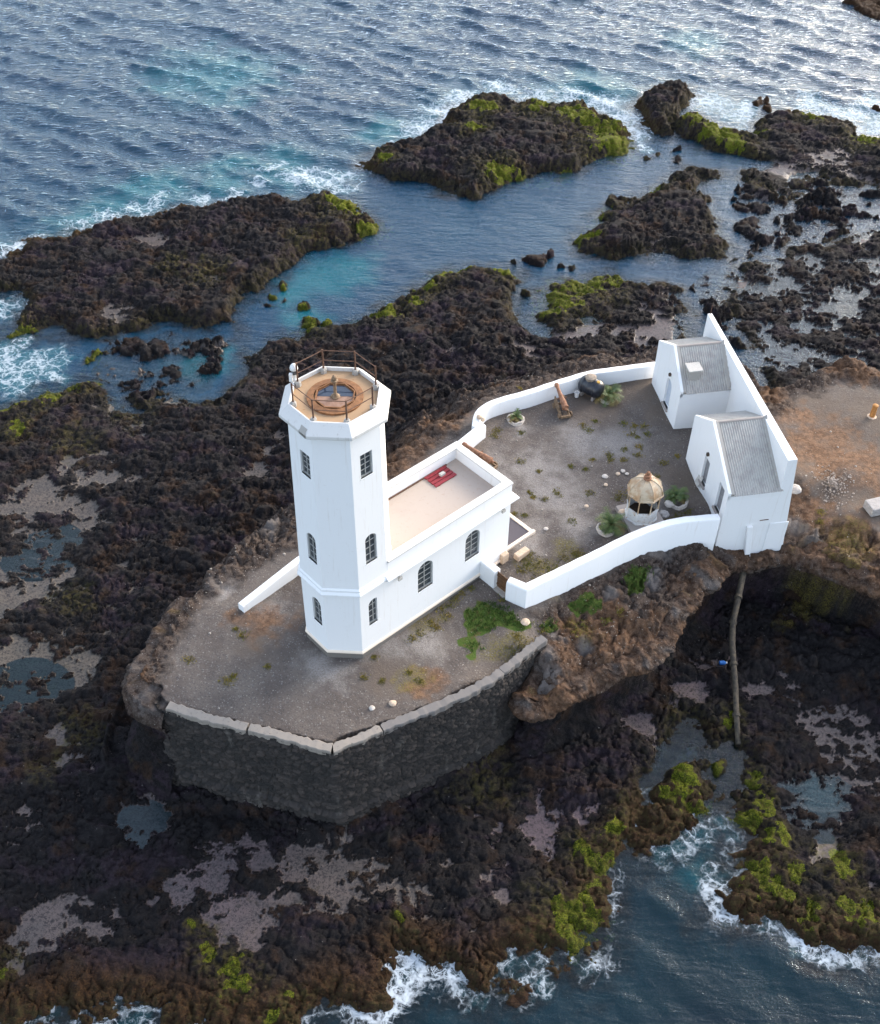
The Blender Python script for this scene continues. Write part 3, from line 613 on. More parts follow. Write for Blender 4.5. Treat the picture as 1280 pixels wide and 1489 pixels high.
# ------------------------------------------------------------------ sea
def sea_material():
    s = NT('sea_water')
    co = s.coord()
    foam, teal, alpha = s.attr('w1')
    calm, south, _ = s.attr('w2')
    n1 = s.noise(.12, 3, .5, co)
    deep = s.mix(n1, (.0, .048, .125), (.0, .085, .165))
    deep = s.mix(south, deep, s.mix(s.noise(.35, 4, .6, co), (.0, .012, .036), (.0, .03, .052)))
    colr = s.mix(teal, deep, (.003, .19, .25))
    # foam: a lace of bubbles
    warp = s.add('ShaderNodeVectorMath', operation='ADD')
    nz = s.add('ShaderNodeTexNoise'); nz.inputs['Scale'].default_value = 1.1; nz.inputs['Detail'].default_value = 3
    s.l.new(co, nz.inputs['Vector'])
    sc = s.add('ShaderNodeVectorMath', operation='SCALE'); s.l.new(nz.outputs['Color'], sc.inputs[0]); sc.inputs['Scale'].default_value = 1.6
    s.l.new(co, warp.inputs[0]); s.l.new(sc.outputs[0], warp.inputs[1])
    e1 = s.voro(1.0, 'DISTANCE_TO_EDGE', warp.outputs[0])
    e2 = s.voro(2.7, 'DISTANCE_TO_EDGE', warp.outputs[0])
    web = s.math('MAXIMUM', s.ramp(e1, .3, 0), s.math('MULTIPLY', s.ramp(e2, .3, 0), .85))
    e3 = s.voro(6.0, 'DISTANCE_TO_EDGE', warp.outputs[0])
    web = s.math('MAXIMUM', web, s.math('MULTIPLY', s.ramp(e3, .3, 0), .7))
    web = s.math('ADD', s.math('MULTIPLY', web, .5), s.math('MULTIPLY', s.noise(2.2, 6, .7, co, .6), .7))
    th = s.math('SUBTRACT', 1.06, foam)
    fm = s.ramp(s.math('SUBTRACT', web, th), -.12, .34)
    fm = s.math('MULTIPLY', fm, s.ramp(foam, .02, .2))
    water = s.add('ShaderNodeBsdfDiffuse'); s.l.new(colr, water.inputs[0])
    tr = s.add('ShaderNodeBsdfTransparent'); tr.inputs[0].default_value = (.62, .85, .92, 1)
    body = s.add('ShaderNodeMixShader'); s.l.new(alpha, body.inputs[0]); s.l.new(tr.outputs[0], body.inputs[1]); s.l.new(water.outputs[0], body.inputs[2])
    mp = s.add('ShaderNodeMapping'); s.l.new(co, mp.inputs[0]); mp.inputs['Rotation'].default_value = (0, 0, .5); mp.inputs['Scale'].default_value = (.34, 1.25, 1)
    b1 = s.noise(1.5, 4, .55, mp.outputs[0], .6); b2 = s.noise(5.5, 3, .55, co, .3)
    hg = s.math('ADD', s.math('MULTIPLY', b1, 1.0), s.math('MULTIPLY', b2, .34))
    hg = s.math('MULTIPLY', hg, s.ramp(calm, 0, 1, 1.0, .7, False))
    hg = s.math('MULTIPLY', hg, s.ramp(south, 0, 1, 1.0, .45, False))
    nrm = s.bump(hg, 1.0, .205)
    gl = s.add('ShaderNodeBsdfGlossy'); gl.inputs['Roughness'].default_value = .08; s.l.new(nrm, gl.inputs['Normal'])
    gl.inputs[0].default_value = (1, 1, 1, 1)
    fr = s.add('ShaderNodeFresnel'); fr.inputs[0].default_value = 1.345; s.l.new(nrm, fr.inputs['Normal'])
    mx = s.add('ShaderNodeMixShader'); s.l.new(fr.outputs[0], mx.inputs[0]); s.l.new(body.outputs[0], mx.inputs[1]); s.l.new(gl.outputs[0], mx.inputs[2])
    fo = s.add('ShaderNodeBsdfDiffuse'); fo.inputs[0].default_value = (.44, .49, .53, 1)
    mf = s.add('ShaderNodeMixShader'); s.l.new(fm, mf.inputs[0]); s.l.new(mx.outputs[0], mf.inputs[1]); s.l.new(fo.outputs[0], mf.inputs[2])
    s.l.new(mf.outputs[0], s.out.inputs[0])
    s.n.remove(s.b)
    return s.m

Xs, Ys, hs = X[::2, ::2], Y[::2, ::2], h[::2, ::2]
lands, opens, pools_ = land[::2, ::2], openv[::2, ::2], pool[::2, ::2]
wx2, wy2 = wxn[::2, ::2], wyn[::2, ::2]
exposure = sstep(-1.5, 3.0, opens)
southm = (Ys < 8).astype(float)
dep = SEA - hs
disp = np.zeros_like(Xs)
wr = np.random.default_rng(5)
main_dir = math.radians(-112)          # swell runs towards the camera, slightly to the left
for lam, amp_, spread in ((8.5, .07, .12), (6.2, .08, .16), (4.6, .09, .2), (3.9, .09, .25), (3.1, .085, .3), (2.6, .075, .35), (2.1, .036, .7), (1.8, .03, .8), (1.5, .026, .9), (1.25, .02, 1.0), (1.05, .016, 1.0), (.9, .012, 1.1)):
    for kk in range(3):
        a = main_dir + wr.normal() * spread
        kx = 2 * math.pi / lam * math.cos(a); ky = 2 * math.pi / lam * math.sin(a)
        ph = kx * Xs + ky * Ys + wr.uniform(0, 6.28) + .9 * wx2 * 2 / lam
        sn = np.sin(ph)
        disp += amp_ * 1.3 * (sn - .35 * np.cos(2 * ph)) * (.75 + .5 * pnoise(Xs / (lam * 3), Ys / (lam * 3), kk + 200))
disp = disp * (.14 + .86 * exposure * np.where(southm > 0, .22, 1.0)) * sstep(-.1, 1.4, dep)
wzg = SEA + disp
wzg = np.where(lands > -.3, SEA + disp * .25, wzg)
foam_l = [(620, 185, 34), (600, 205, 22), (640, 160, 24), (670, 140, 20), (720, 128, 24), (780, 138, 22), (840, 140, 24), (880, 150, 26), (910, 172, 26), (925, 195, 20), (930, 212, 12), (1030, 150, 30), (1075, 165, 26), (1090, 150, 16), (1180, 150, 26), (1230, 165, 30), (1262, 182, 22), (1290, 160, 40), (440, 255, 26), (470, 262, 26), (495, 258, 22), (500, 275, 18), (390, 240, 16), (375, 262, 14), (200, 305, 20), (160, 315, 20), (120, 328, 16), (230, 295, 20), (60, 340, 16), (20, 360, 20), (290, 285, 16), (350, 285, 14), (20, 540, 44), (60, 530, 34), (5, 515, 34), (90, 548, 18), (8, 450, 22), (5, 605, 12), (990, 1220, 30), (970, 1240, 18), (1010, 1205, 18), (1060, 1285, 22), (1050, 1310, 20), (1075, 1332, 16), (1110, 1352, 14), (1160, 1365, 18), (1200, 1378, 16), (1240, 1385, 16), (965, 1190, 10), (945, 1170, 10), (1060, 1200, 14), (1090, 1240, 14), (600, 1400, 20), (600, 1385, 14), (650, 1415, 16), (665, 1435, 12), (745, 1410, 22), (760, 1430, 18), (780, 1400, 20), (830, 1395, 16), (60, 1480, 30), (190, 1475, 30), (160, 1490, 24), (280, 1488, 20), (440, 1485, 14), (520, 1480, 14), (950, 1130, 8), (1095, 1160, 14), (930, 1330, 0.1)]
fo = np.maximum(discs([(p[0], p[1], p[2] * 1.35) for p in foam_l], Xs + wx2 * 1.6, Ys + wy2 * 1.6, SEA), 0)
shore = np.exp(-np.clip(-lands, 0, 30) / .9) * sstep(-2.5, 1.0, opens) * (.45 + .4 * fbm(Xs / 6, Ys / 6, 2, 300))
foam_v = np.clip(np.maximum(.48 * np.sqrt(fo) * np.where(southm > 0, .7, np.where(Xs < -18, .85, 1.0)), shore * .75), 0, .95)
streak = sstep(.35, .8, fbm(Xs / 9, Ys / 5, 3, 310)) * exposure * .22
streak = streak * sstep(14, 4, -lands) * (1 - southm)
foam_v = np.maximum(foam_v, streak)
teal_l = [(120, 330, 60), (330, 270, 50), (240, 280, 60), (470, 262, 40), (160, 300, 60), (215, 275, 75), (250, 262, 55), (425, 258, 55), (410, 235, 60), (330, 240, 50), (560, 190, 60), (470, 405, 70), (430, 430, 50), (510, 390, 55), (440, 460, 45), (290, 530, 60), (310, 520, 40), (75, 810, 40), (1190, 1150, 50), (1020, 1270, 40), (900, 190, 40), (1010, 60, 60), (860, 130, 90), (310, 110, 120)]
tl = np.maximum(discs(teal_l, Xs + wx2, Ys + wy2, SEA), 0)
teal_v = np.clip(sstep(0, .9, tl + .3 * np.maximum(fbm(Xs / 3, Ys / 3, 3, 320), -.5)) * .95, 0, 1) * np.where(tl > 0, 1, 0)
teal_v = np.maximum(teal_v, .18 * sstep(9, 1, -lands) * exposure)
teal_v = np.maximum(teal_v, .75 * sstep(0, .6, fo))
alpha_v = 1 - np.exp(-np.clip(dep - .02, 0, 9) * np.where(southm > 0, .55, 1.0))
def ext(A, mode='edge'): return np.pad(A, ((3, 4), (3, 3)), mode=mode)
Xe, Ye, Ze = ext(Xs), ext(Ys), ext(wzg)
for i, dd in enumerate((60, 600, 6000)):
    Ye[2 - i, :] = -25 - dd; Xe[:, 2 - i] -= dd; Xe[:, -3 + i] += dd
for i, dd in enumerate((20, 120, 900, 7000)):
    Ye[-4 + i, :] = 117 + dd; Xe[-4 + i, :] *= 1 + dd / 200
sm = mesh_from_grid('sea', Xe, Ye, Ze)
set_attr(sm, 'w1', ext(foam_v), ext(teal_v), ext(alpha_v))
set_attr(sm, 'w2', ext(1 - exposure), ext(southm), ext(southm))
sm.materials.append(sea_material())
sea = bpy.data.objects.new('sea', sm)
COL.objects.link(sea)
sea['kind'] = 'structure'
sea['label'] = 'dark blue rippled sea with white foam along the lava rocks'

#@@OBJECTS@@
import bmesh
# ------------------------------------------------------------------ object helpers
class MB:
    """collects faces and links them as ONE mesh object"""
    def __init__(s): s.v = []; s.f = []; s.m = []
    def face(s, pts, mi=0):
        b = len(s.v); s.v += [tuple(map(float, p)) for p in pts]; s.f.append(tuple(range(b, b + len(pts)))); s.m.append(mi)
    def prism(s, ring, off, mi=0, cap=True):
        """extrude a closed ring (counter-clockwise seen against off) along off"""
        ring = [np.array(p, float) for p in ring]; off = np.array(off, float); n = len(ring); b = len(s.v)
        s.v += [tuple(p) for p in ring] + [tuple(p + off) for p in ring]
        for i in range(n):
            j = (i + 1) % n
            s.f.append((b + i, b + j, b + n + j, b + n + i)); s.m.append(mi)
        if cap:
            s.f.append(tuple(b + n + i for i in range(n))); s.m.append(mi)
            s.f.append(tuple(b + n - 1 - i for i in range(n))); s.m.append(mi)
        return s
    def box(s, o, a, b, c, mi=0):
        o, a, b, c = (np.array(q, float) for q in (o, a, b, c))
        return s.prism([o, o + a, o + a + b, o + b], c, mi)
    def loft(s, rings, closed=True, cap0=True, cap1=True, mi=0):
        n = len(rings[0]); b = len(s.v)
        for r in rings: s.v += [tuple(map(float, p)) for p in r]
        for k in range(len(rings) - 1):
            for i in range(n if closed else n - 1):
                j = (i + 1) % n
                s.f.append((b + k * n + i, b + k * n + j, b + (k + 1) * n + j, b + (k + 1) * n + i)); s.m.append(mi)
        if cap0: s.f.append(tuple(b + n - 1 - i for i in range(n))); s.m.append(mi)
        if cap1: s.f.append(tuple(b + (len(rings) - 1) * n + i for i in range(n))); s.m.append(mi)
        return s
    def lathe(s, o, prof, n=24, a0=0.0, cap0=True, cap1=True, mi=0):
        rings = [[(o[0] + r * math.cos(a0 + 2 * math.pi * i / n), o[1] + r * math.sin(a0 + 2 * math.pi * i / n), o[2] + z) for i in range(n)] for r, z in prof]
        return s.loft(rings, True, cap0, cap1, mi)
    def tube(s, pts, rad, n=8, mi=0):
        pts = [np.array(p, float) for p in pts]
        rad = rad if hasattr(rad, '__len__') else [rad] * len(pts)
        rings = []
        for i, p in enumerate(pts):
            t = pts[min(i + 1, len(pts) - 1)] - pts[max(i - 1, 0)]
            t = t / (np.linalg.norm(t) + 1e-9)
            ref = np.array([0, 0, 1.0]) if abs(t[2]) < .9 else np.array([1.0, 0, 0])
            u = np.cross(ref, t); u /= np.linalg.norm(u); w = np.cross(t, u)
            rings.append([p + rad[i] * (math.cos(2 * math.pi * k / n) * u + math.sin(2 * math.pi * k / n) * w) for k in range(n)])
        return s.loft(rings, True, True, True, mi)
    def build(s, name, mats, parent=None, smooth=False, bevel=0.0, label=None, fixn=True):
        me = bpy.data.meshes.new(name)
        me.from_pydata(s.v, [], s.f)
        mats = mats if isinstance(mats, (list, tuple)) else [mats]
        for m_ in mats: me.materials.append(m_)
        if len(mats) > 1: me.polygons.foreach_set('material_index', s.m)
        me.validate(); me.update()
        if fixn:
            bm_ = bmesh.new(); bm_.from_mesh(me); bmesh.ops.recalc_face_normals(bm_, faces=bm_.faces[:]); bm_.to_mesh(me); bm_.free()
        o = bpy.data.objects.new(name, me); COL.objects.link(o)
        if smooth is True:
            me.polygons.foreach_set('use_smooth', [True] * len(me.polygons))
        elif smooth:
            me.polygons.foreach_set('use_smooth', [True] * len(me.polygons)); me.set_sharp_from_angle(angle=math.radians(smooth))
        if bevel:
            bv = o.modifiers.new('bevel', 'BEVEL'); bv.width = bevel; bv.segments = 2; bv.limit_method = 'ANGLE'; bv.angle_limit = math.radians(35)
        if parent is not None:
            o.parent = parent
            o.matrix_parent_inverse = Matrix.Translation(-parent.location) if parent.location.length else Matrix.Identity(4)
        if label: o['label'] = label
        return o

def tag(o, label, cat, group=None, kind=None):
    o['label'] = label; o['category'] = cat
    if group: o['group'] = group
    if kind: o['kind'] = kind
    return o

def thing(name, label, cat, loc=(0, 0, 0), group=None):
    o = bpy.data.objects.new(name, None); COL.objects.link(o)
    o.location = [float(q) for q in loc]; o.empty_display_size = .3
    return tag(o, label, cat, group)

def carve(obj, cutter_mb):
    """open window and door holes in a wall, then drop the cutter"""
    c = cutter_mb.build('cutter', MAT['white'])
    md = obj.modifiers.new('holes', 'BOOLEAN'); md.object = c; md.operation = 'DIFFERENCE'; md.solver = 'EXACT'
    dg = bpy.context.evaluated_depsgraph_get(); dg.update()
    nm = bpy.data.meshes.new_from_object(obj.evaluated_get(dg))
    obj.modifiers.clear(); old = obj.data; obj.data = nm; nm.name = obj.name
    bpy.data.meshes.remove(old); bpy.data.objects.remove(c)

Z = np.array([0, 0, 1.0])

def arch_ring(w, hgt, rise, n=10):
    pts = [(-w / 2, 0), (w / 2, 0)]
    if rise <= 0: return pts + [(w / 2, hgt), (-w / 2, hgt)]
    for i in range(n + 1):
        a = math.pi * i / n
        pts.append((w / 2 * math.cos(a), hgt - rise + rise * math.sin(a)))
    return pts

def place(ring, o, t, off=0.0, nrm=None):
    o = np.array(o, float)
    return [o + t * a + Z * b + (nrm * off if nrm is not None else 0) for a, b in ring]

# ------------------------------------------------------------------ object materials
MAT = {}
def wallpaint(name, base, stain=(.5, .45, .38), amt=.35, rough=.8):
    s = NT(name); co = s.coord()
    n = s.noise(.7, 5, .6, co); n2 = s.noise(6, 4, .6, co)
    st = s.noise(1.0, 5, .65, s.coord((5, 5, .35)))
    c = s.mix(s.ramp(st, .55, .8, 0, amt), base, stain)
    c = s.mix(s.ramp(n, .55, .75, 0, amt * .6), c, tuple(q * .88 for q in base))
    c = s.mix(s.ramp(n2, .62, .75, 0, amt * .5), c, stain)
    return s.fin(c, rough, s.bump(s.math('ADD', n2, s.noise(25, 3, .6, co)), .12, .02), spec=.25)
MAT['white'] = wallpaint('white_lime_paint', (.77, .77, .765), (.52, .45, .37), .38)
MAT['white_rim'] = wallpaint('weathered_white_paint', (.60, .585, .56), (.30, .255, .215), .75)
MAT['cream'] = wallpaint('cream_trim', (.78, .66, .54), (.6, .42, .28), .4)
MAT['roof_floor'] = wallpaint('beige_roof_screed', (.41, .345, .295), (.34, .25, .195), .7)
MAT['deck'] = wallpaint('stained_deck', (.38, .25, .145), (.25, .11, .04), 1.0)
MAT['plinth'] = wallpaint('stone_plinth', (.16, .145, .13), (.26, .19, .12), .7)
MAT['mortar'] = wallpaint('grey_mortar', (.34, .32, .29), (.2, .19, .18), .7)
MAT['slab'] = wallpaint('concrete_slab', (.30, .265, .24), (.19, .165, .15), .6)
MAT['paving'] = wallpaint('dark_paving', (.085, .075, .085), (.13, .115, .12), .5)
def simple(name, c1, c2, scale=6, rough=.6, metal=0.0, bump=.2, thr=(.35, .7)):
    s = NT(name); co = s.coord(); n = s.noise(scale, 5, .65, co)
    return s.fin(s.mix(s.ramp(n, *thr), c1, c2), rough, s.bump(n, bump, .03), metal=metal)
MAT['rust'] = simple('rusted_iron', (.16, .065, .03), (.30, .15, .085), 7, .8)
MAT['rust_dark'] = simple('dark_rusted_iron', (.07, .035, .022), (.16, .08, .045), 9, .8)
MAT['rust_ring'] = simple('rusty_orange_iron', (.15, .062, .02), (.27, .12, .045), 5, .8)
MAT['rust_pink'] = simple('pinkish_rust_plate', (.22, .12, .075), (.30, .18, .125), 4, .7)
MAT['wood_old'] = simple('weathered_wood', (.14, .085, .045), (.26, .18, .11), 8, .8)
MAT['wood_gate'] = simple('brown_gate_wood', (.085, .04, .018), (.16, .08, .035), 10, .7)
MAT['frame'] = simple('grey_window_frame', (.30, .30, .29), (.38, .38, .36), 10, .6)
MAT['pane'] = simple('dusty_glass', (.035, .042, .05), (.075, .085, .09), 2.5, .18)
MAT['door_grey'] = simple('grey_door_paint', (.17, .17, .18), (.24, .24, .25), 5, .6)
MAT['door_blue'] = simple('pale_blue_door', (.42, .47, .55), (.5, .54, .6), 5, .6)
MAT['black_plastic'] = simple('black_plastic', (.012, .014, .02), (.025, .028, .035), 4, .35)
MAT['dusty'] = simple('dusty_lid', (.30, .24, .18), (.12, .10, .08), 6, .8)
MAT['red'] = simple('red_paint', (.20, .010, .018), (.28, .02, .03), 5, .55)
MAT['grey_light'] = simple('pale_grey_block', (.48, .46, .42), (.38, .36, .33), 12, .8)
MAT['dome'] = simple('stained_dome_metal', (.46, .37, .26), (.34, .21, .11), 2.2, .6, thr=(.38, .66))
MAT['panel'] = simple('peeling_white_panel', (.60, .60, .58), (.36, .24, .15), 5, .6, thr=(.52, .68))
MAT['dark_in'] = simple('dark_iron_inside', (.04, .028, .02), (.09, .06, .04), 5, .8)
MAT['tan_stone'] = simple('tan_stone', (.46, .34, .24), (.56, .44, .33), 9, .85)
MAT['white_stone'] = simple('whitewashed_stone', (.48, .43, .38), (.26, .22, .19), 6, .85, thr=(.5, .75))
MAT['tan_pebble'] = simple('pale_pebbles', (.34, .30, .26), (.22, .19, .16), .8, .85)
MAT['rubble_mix'] = simple('mixed_rubble', (.36, .31, .27), (.18, .13, .095), 1.6, .9)
MAT['grey_stone'] = simple('grey_stone', (.26, .24, .23), (.36, .34, .32), 7, .85)
MAT['lamp_white'] = simple('white_lamp_housing', (.78, .78, .77), (.66, .62, .56), 12, .4)
MAT['yellow'] = simple('yellow_board', (.55, .32, .05), (.42, .22, .04), 6, .7)
MAT['blue_plastic'] = simple('blue_plastic', (.02, .12, .42), (.03, .18, .5), 6, .4)
MAT['pipe_dark'] = simple('mossy_pipe', (.026, .022, .018), (.085, .066, .042), 5, .85, bump=.6)
MAT['iron_orange'] = simple('orange_rusted_post', (.36, .15, .035), (.45, .22, .07), 9, .8)
MAT['leaf'] = simple('palm_leaf', (.035, .075, .012), (.11, .14, .03), 4, .6)
MAT['leaf_dry'] = simple('dry_leaf', (.15, .12, .035), (.24, .17, .06), 4, .7)
MAT['grass'] = simple('grass_blades', (.04, .08, .009), (.10, .155, .022), 1.3, .7)
MAT['weed'] = simple('yellow_weeds', (.15, .15, .02), (.28, .2, .035), 1.1, .75)
def water_small():
    s = NT('rain_water'); s.b.inputs['Base Color'].default_value = (.02, .03, .05, 1); s.b.inputs['Roughness'].default_value = .03
    s.b.inputs['IOR'].default_value = 1.6
    return s.m
MAT['rain'] = water_small()
def corrugated():
    s = NT('fibre_cement_roof'); co = s.coord()
    n = s.noise(2.0, 5, .65, co); n2 = s.noise(11, 4, .7, co)
    c = s.mix(s.ramp(n, .35, .7), (.42, .40, .365), (.33, .305, .28)); c = s.mix(s.ramp(n2, .55, .75, 0, .6), c, (.3, .28, .26))
    return s.fin(c, .85, s.bump(n2, .3, .02))
MAT['corrugated'] = corrugated()
def masonry():
    s = NT('dark_basalt_masonry'); co = s.coord()
    oi = s.attr('stone')
    n = s.noise(9, 4, .7, co)
    c = s.mix(oi[0], (.003, .0026, .0027), (.036, .028, .024))
    c = s.mix(s.ramp(n, .5, .75, 0, .7), c, (.03, .025, .022))
    c = s.mix(s.math('MULTIPLY', oi[1], s.ramp(s.noise(1.2, 4, .6, co), .42, .62, .25, .9)), c, (.036, .03, .026))
    c = s.mix(s.ramp(s.noise(.8, 5, .6, s.coord((1.5, 1.5, .3))), .6, .72, 0, .75), c, (.09, .08, .07))
    return s.fin(c, .85, s.bump(n, .6, .05))
MAT['masonry'] = masonry()
MAT['coping'] = wallpaint('worn_coping', (.16, .147, .138), (.23, .2, .17), .9)
MAT['coping_pale'] = wallpaint('pale_worn_coping', (.245, .215, .185), (.09, .08, .07), 1.2)

# ------------------------------------------------------------------ lighthouse tower
def octo(Rc, z, c=(0, 0)):
    return [(c[0] + Rc * math.cos(math.radians(22.5 + 45 * k)), c[1] + Rc * math.sin(math.radians(22.5 + 45 * k)), z) for k in range(8)]
CA = math.cos(math.pi / 8)

def window(parent, o, t, n, w, hgt, rise, cols=2, rows=4):
    """frame, pane and glazing bars set back in an opening"""
    o = np.array(o, float)
    fr = MB()
    outer = place(arch_ring(w, hgt, rise), o, t); inner = place([(a * (1 - .12 / w), .06 + b * (1 - .12 / hgt)) for a, b in arch_ring(w, hgt, rise)], o, t)
    k = len(outer)
    rings = [[p - n * .15 for p in outer], [p - n * .06 for p in outer], [p - n * .06 for p in inner], [p - n * .15 for p in inner]]
    fr.loft(rings, True, False, False)
    f = fr.build('window', MAT['frame'], parent)
    pn = MB(); pn.face([p - n * .13 for p in inner]); pn.build('pane', MAT['pane'], f)
    b = MB()
    wi = w - .14
    for c in range(1, cols):
        x = -wi / 2 + wi * c / cols
        b.box(o + t * (x - .022) + Z * .06 - n * .125, t * .044, n * .04, Z * (hgt - .1))
    for r in range(1, rows):
        z = .06 + (hgt - .1) * r / rows
        ww = wi
        b.box(o - t * ww / 2 + Z * (z - .018) - n * .122, t * ww, n * .03, Z * .036)
    b.build('glazing_bars', MAT['frame'], f)
    sl = MB(); sl.box(o - t * (w / 2 + .05) - Z * .05 - n * .1, t * (w + .1), n * .14, Z * .05)
    sl.build('sill', MAT['white'], f, bevel=.01)
    return f

tower = thing('lighthouse_tower', 'white octagonal lighthouse tower with rusty railed top and grid windows', 'lighthouse', (0, 0, -.5))
mb = MB(); mb.loft([octo(2.47, -1.2), octo(2.47, 0.0)], True, False, True)
mb.build('plinth', MAT['plinth'], tower, bevel=.03)
mb = MB(); mb.loft([octo(2.53, 0.003), octo(2.53, .10), octo(2.475, .17)], True, True, True)
mb.build('base_trim', MAT['cream'], tower)
def Rat(z): return 2.45 - (2.45 - 2.295) * max(0, z - 5) / 10.2
mb = MB(); mb.loft([octo(Rat(.15), .15), octo(Rat(5), 5.0), octo(Rat(15.2), 15.2)], True, True, True)
shaft = mb.build('shaft', MAT['white'], tower)
cut = MB(); wins = []
for fa in (-45, 225 - 0):   # the two faces that carry windows in view, plus the seaward one behind
    pass
for fa in (-45, -135, 135):
    n = np.array([math.cos(math.radians(fa)), math.sin(math.radians(fa)), 0]); t = np.cross(Z, n)
    for z0, w, hgt, rise in ((1.87, .72, 1.9, .34), (6.6, .72, 1.92, .34), (12.4, .72, 1.42, 0)):
        if fa == 135 and z0 < 6: continue
        ap = Rat(z0) * CA
        o = n * (ap - .0) + t * (-.02 if fa == -45 else .27 if fa == -135 else 0) + Z * z0
        cut.prism(place(arch_ring(w, hgt, rise), o + n * .15, t), -n * .36)
        wins.append((o - n * .02, t, n, w, hgt, rise))
carve(shaft, cut)
for wv in wins: window(tower, *wv)
# string course
mb = MB(); mb.loft([octo(2.44, 4.56), octo(2.60, 4.70), octo(2.63, 4.72), octo(2.63, 4.80), octo(2.53, 4.94), octo(2.53, 5.06), octo(2.43, 5.16)], True, False, False)
mb.build('string_course', MAT['white'], tower)
# cornice and sloping rim
mb = MB(); mb.loft([octo(2.28, 15.05), octo(2.42, 15.18), octo(2.64, 15.30), octo(2.68, 15.34), octo(2.68, 15.50), octo(2.2, 15.98), octo(2.12, 15.98), octo(2.12, 15.74)], True, False, False)
rim = mb.build('rim', MAT['white_rim'], tower, bevel=.015)
# broken patch of the rim where the plaster fell off: front left corner
v1 = np.array(octo(2.70, 15.50)[5]); v0 = np.array(octo(2.70, 15.50)[4])
a_ = v1 + (v0 - v1) * .02; b_ = v1 + (v0 - v1) * .26
mb = MB()
up = [np.array([p[0] * .82, p[1] * .82, 15.92]) for p in (a_, b_)]
mb.loft([[a_ - Z * .17, b_ - Z * .13, (a_ + b_) / 2 - Z * .12], [a_ + Z * .01, b_ + Z * .01, (a_ + b_) / 2 + Z * .01]], True, False, False)
jag = [(0, .0), (.10, .2), (.02, .45), (.14, .7), (.05, 1.0)]
left = [a_ + (up[0] - a_) * q + (b_ - a_) * jx for jx, q in jag]; right = [b_ + (up[1] - b_) * q - (b_ - a_) * (jx * .9 - .05) for jx, q in jag]
for i in range(4): mb.face([left[i] + Z * .012, left[i + 1] + Z * .012, right[i + 1] + Z * .012, right[i] + Z * .012])
mb.build('bare_patch', MAT['mortar'], tower)
mb = MB(); mb.loft([octo(2.16, 15.5), octo(2.16, 15.78)], True, False, True)
mb.build('deck', MAT['deck'], tower)
# rusty base ring of the vanished lantern, with rain water standing inside
ring = MB()
ring.lathe((0, 0, 15.78), [(1.30, 0), (1.30, .10), (.98, .13), (.98, .03)], 40, 0, False, False)
ring_o = ring.build('lantern_ring', MAT['rust_ring'], tower, smooth=40)
mb = MB(); mb.loft([octo(.97, 15.80), octo(.97, 15.93), octo(.91, 15.93), octo(.91, 15.82)], True, False, False)
mb.build('kerb', MAT['rust_ring'], ring_o)
mb = MB(); mb.loft([octo(.90, 15.79), octo(.90, 15.835)], True, False, True)
mb.build('floor_plate', MAT['rust_pink'], ring_o)
w_ = [p for p in octo(.86, 15.845) if p[1] > -.1]
w_.sort(key=lambda p: math.atan2(p[1], p[0]))
mb = MB(); mb.face([(.78, .05, 15.845)] + [p for p in w_ if p[1] > .1] + [(-.82, -.02, 15.845), (-.35, -.02, 15.845), (.05, .02, 15.845)])
mb.build('rain_puddle', MAT['rain'], ring_o)
mb = MB(); mb.lathe((0.02, -.02, 15.83), [(.22, 0), (.22, .05), (.13, .1), (.075, .2), (.075, .85), (.11, .9), (.18, .93), (.18, .98), (.10, 1.0), (.13, 1.1), (.09, 1.2), (.0, 1.24)], 14, 0, True, False)
mb.build('lamp_pedestal', MAT['wood_old'], tower, smooth=40)
# railing
pv = octo(1.96, 15.78)
posts = []
for k in range(8):
    x, y, z = pv[k]
    b = MB(); b.box((x - .035, y - .035, z + .2), (.07, 0, 0), (0, .07, 0), (0, 0, 1.12))
    p = b.build('post', MAT['rust_dark'], tower)
    q = MB(); q.lathe((x, y, z - .01), [(.17, 0), (.16, .2), (.12, .27)], 6, k * .4, False, True)
    q.build('footing', MAT['mortar'], p)
for k in range(8):
    if k in (3, 7): continue
    a = np.array(pv[k]); b2 = np.array(pv[(k + 1) % 8])
    r = MB()
    for zz_ in (.72, 1.28): r.tube([a + Z * zz_, (a + b2) / 2 + Z * (zz_ - .015), b2 + Z * zz_], .022, 6)
    r.build('rail', MAT['rust_dark'], tower)

# white beacon lamp standing on the rim
bx, by, _ = (-1.98, .98, 0)
lamp = thing('beacon_lamp', 'small white beacon lantern on the rim of the lighthouse top', 'beacon lamp', (bx, by, 15.98))
m_ = MB(); m_.lathe((bx, by, 15.95), [(.15, 0), (.15, .05), (.09, .1), (.09, .3), (.14, .34)], 12); m_.build('stand', MAT['lamp_white'], lamp, smooth=35)
m_ = MB(); m_.lathe((bx, by, 16.29), [(.13, 0), (.13, .26)], 12, 0, True, True); m_.build('lens', MAT['pane'], lamp, smooth=35)
m_ = MB(); m_.lathe((bx, by, 16.55), [(.19, 0), (.2, .06), (.17, .18), (.1, .27), (.02, .33)], 12); m_.build('cap', MAT['lamp_white'], lamp, smooth=50)
m_ = MB(); m_.box((bx - .22, by - .26, 16.0), (.16, 0, 0), (0, .16, 0), (0, 0, .42)); m_.build('battery_box', MAT['lamp_white'], lamp, bevel=.015)

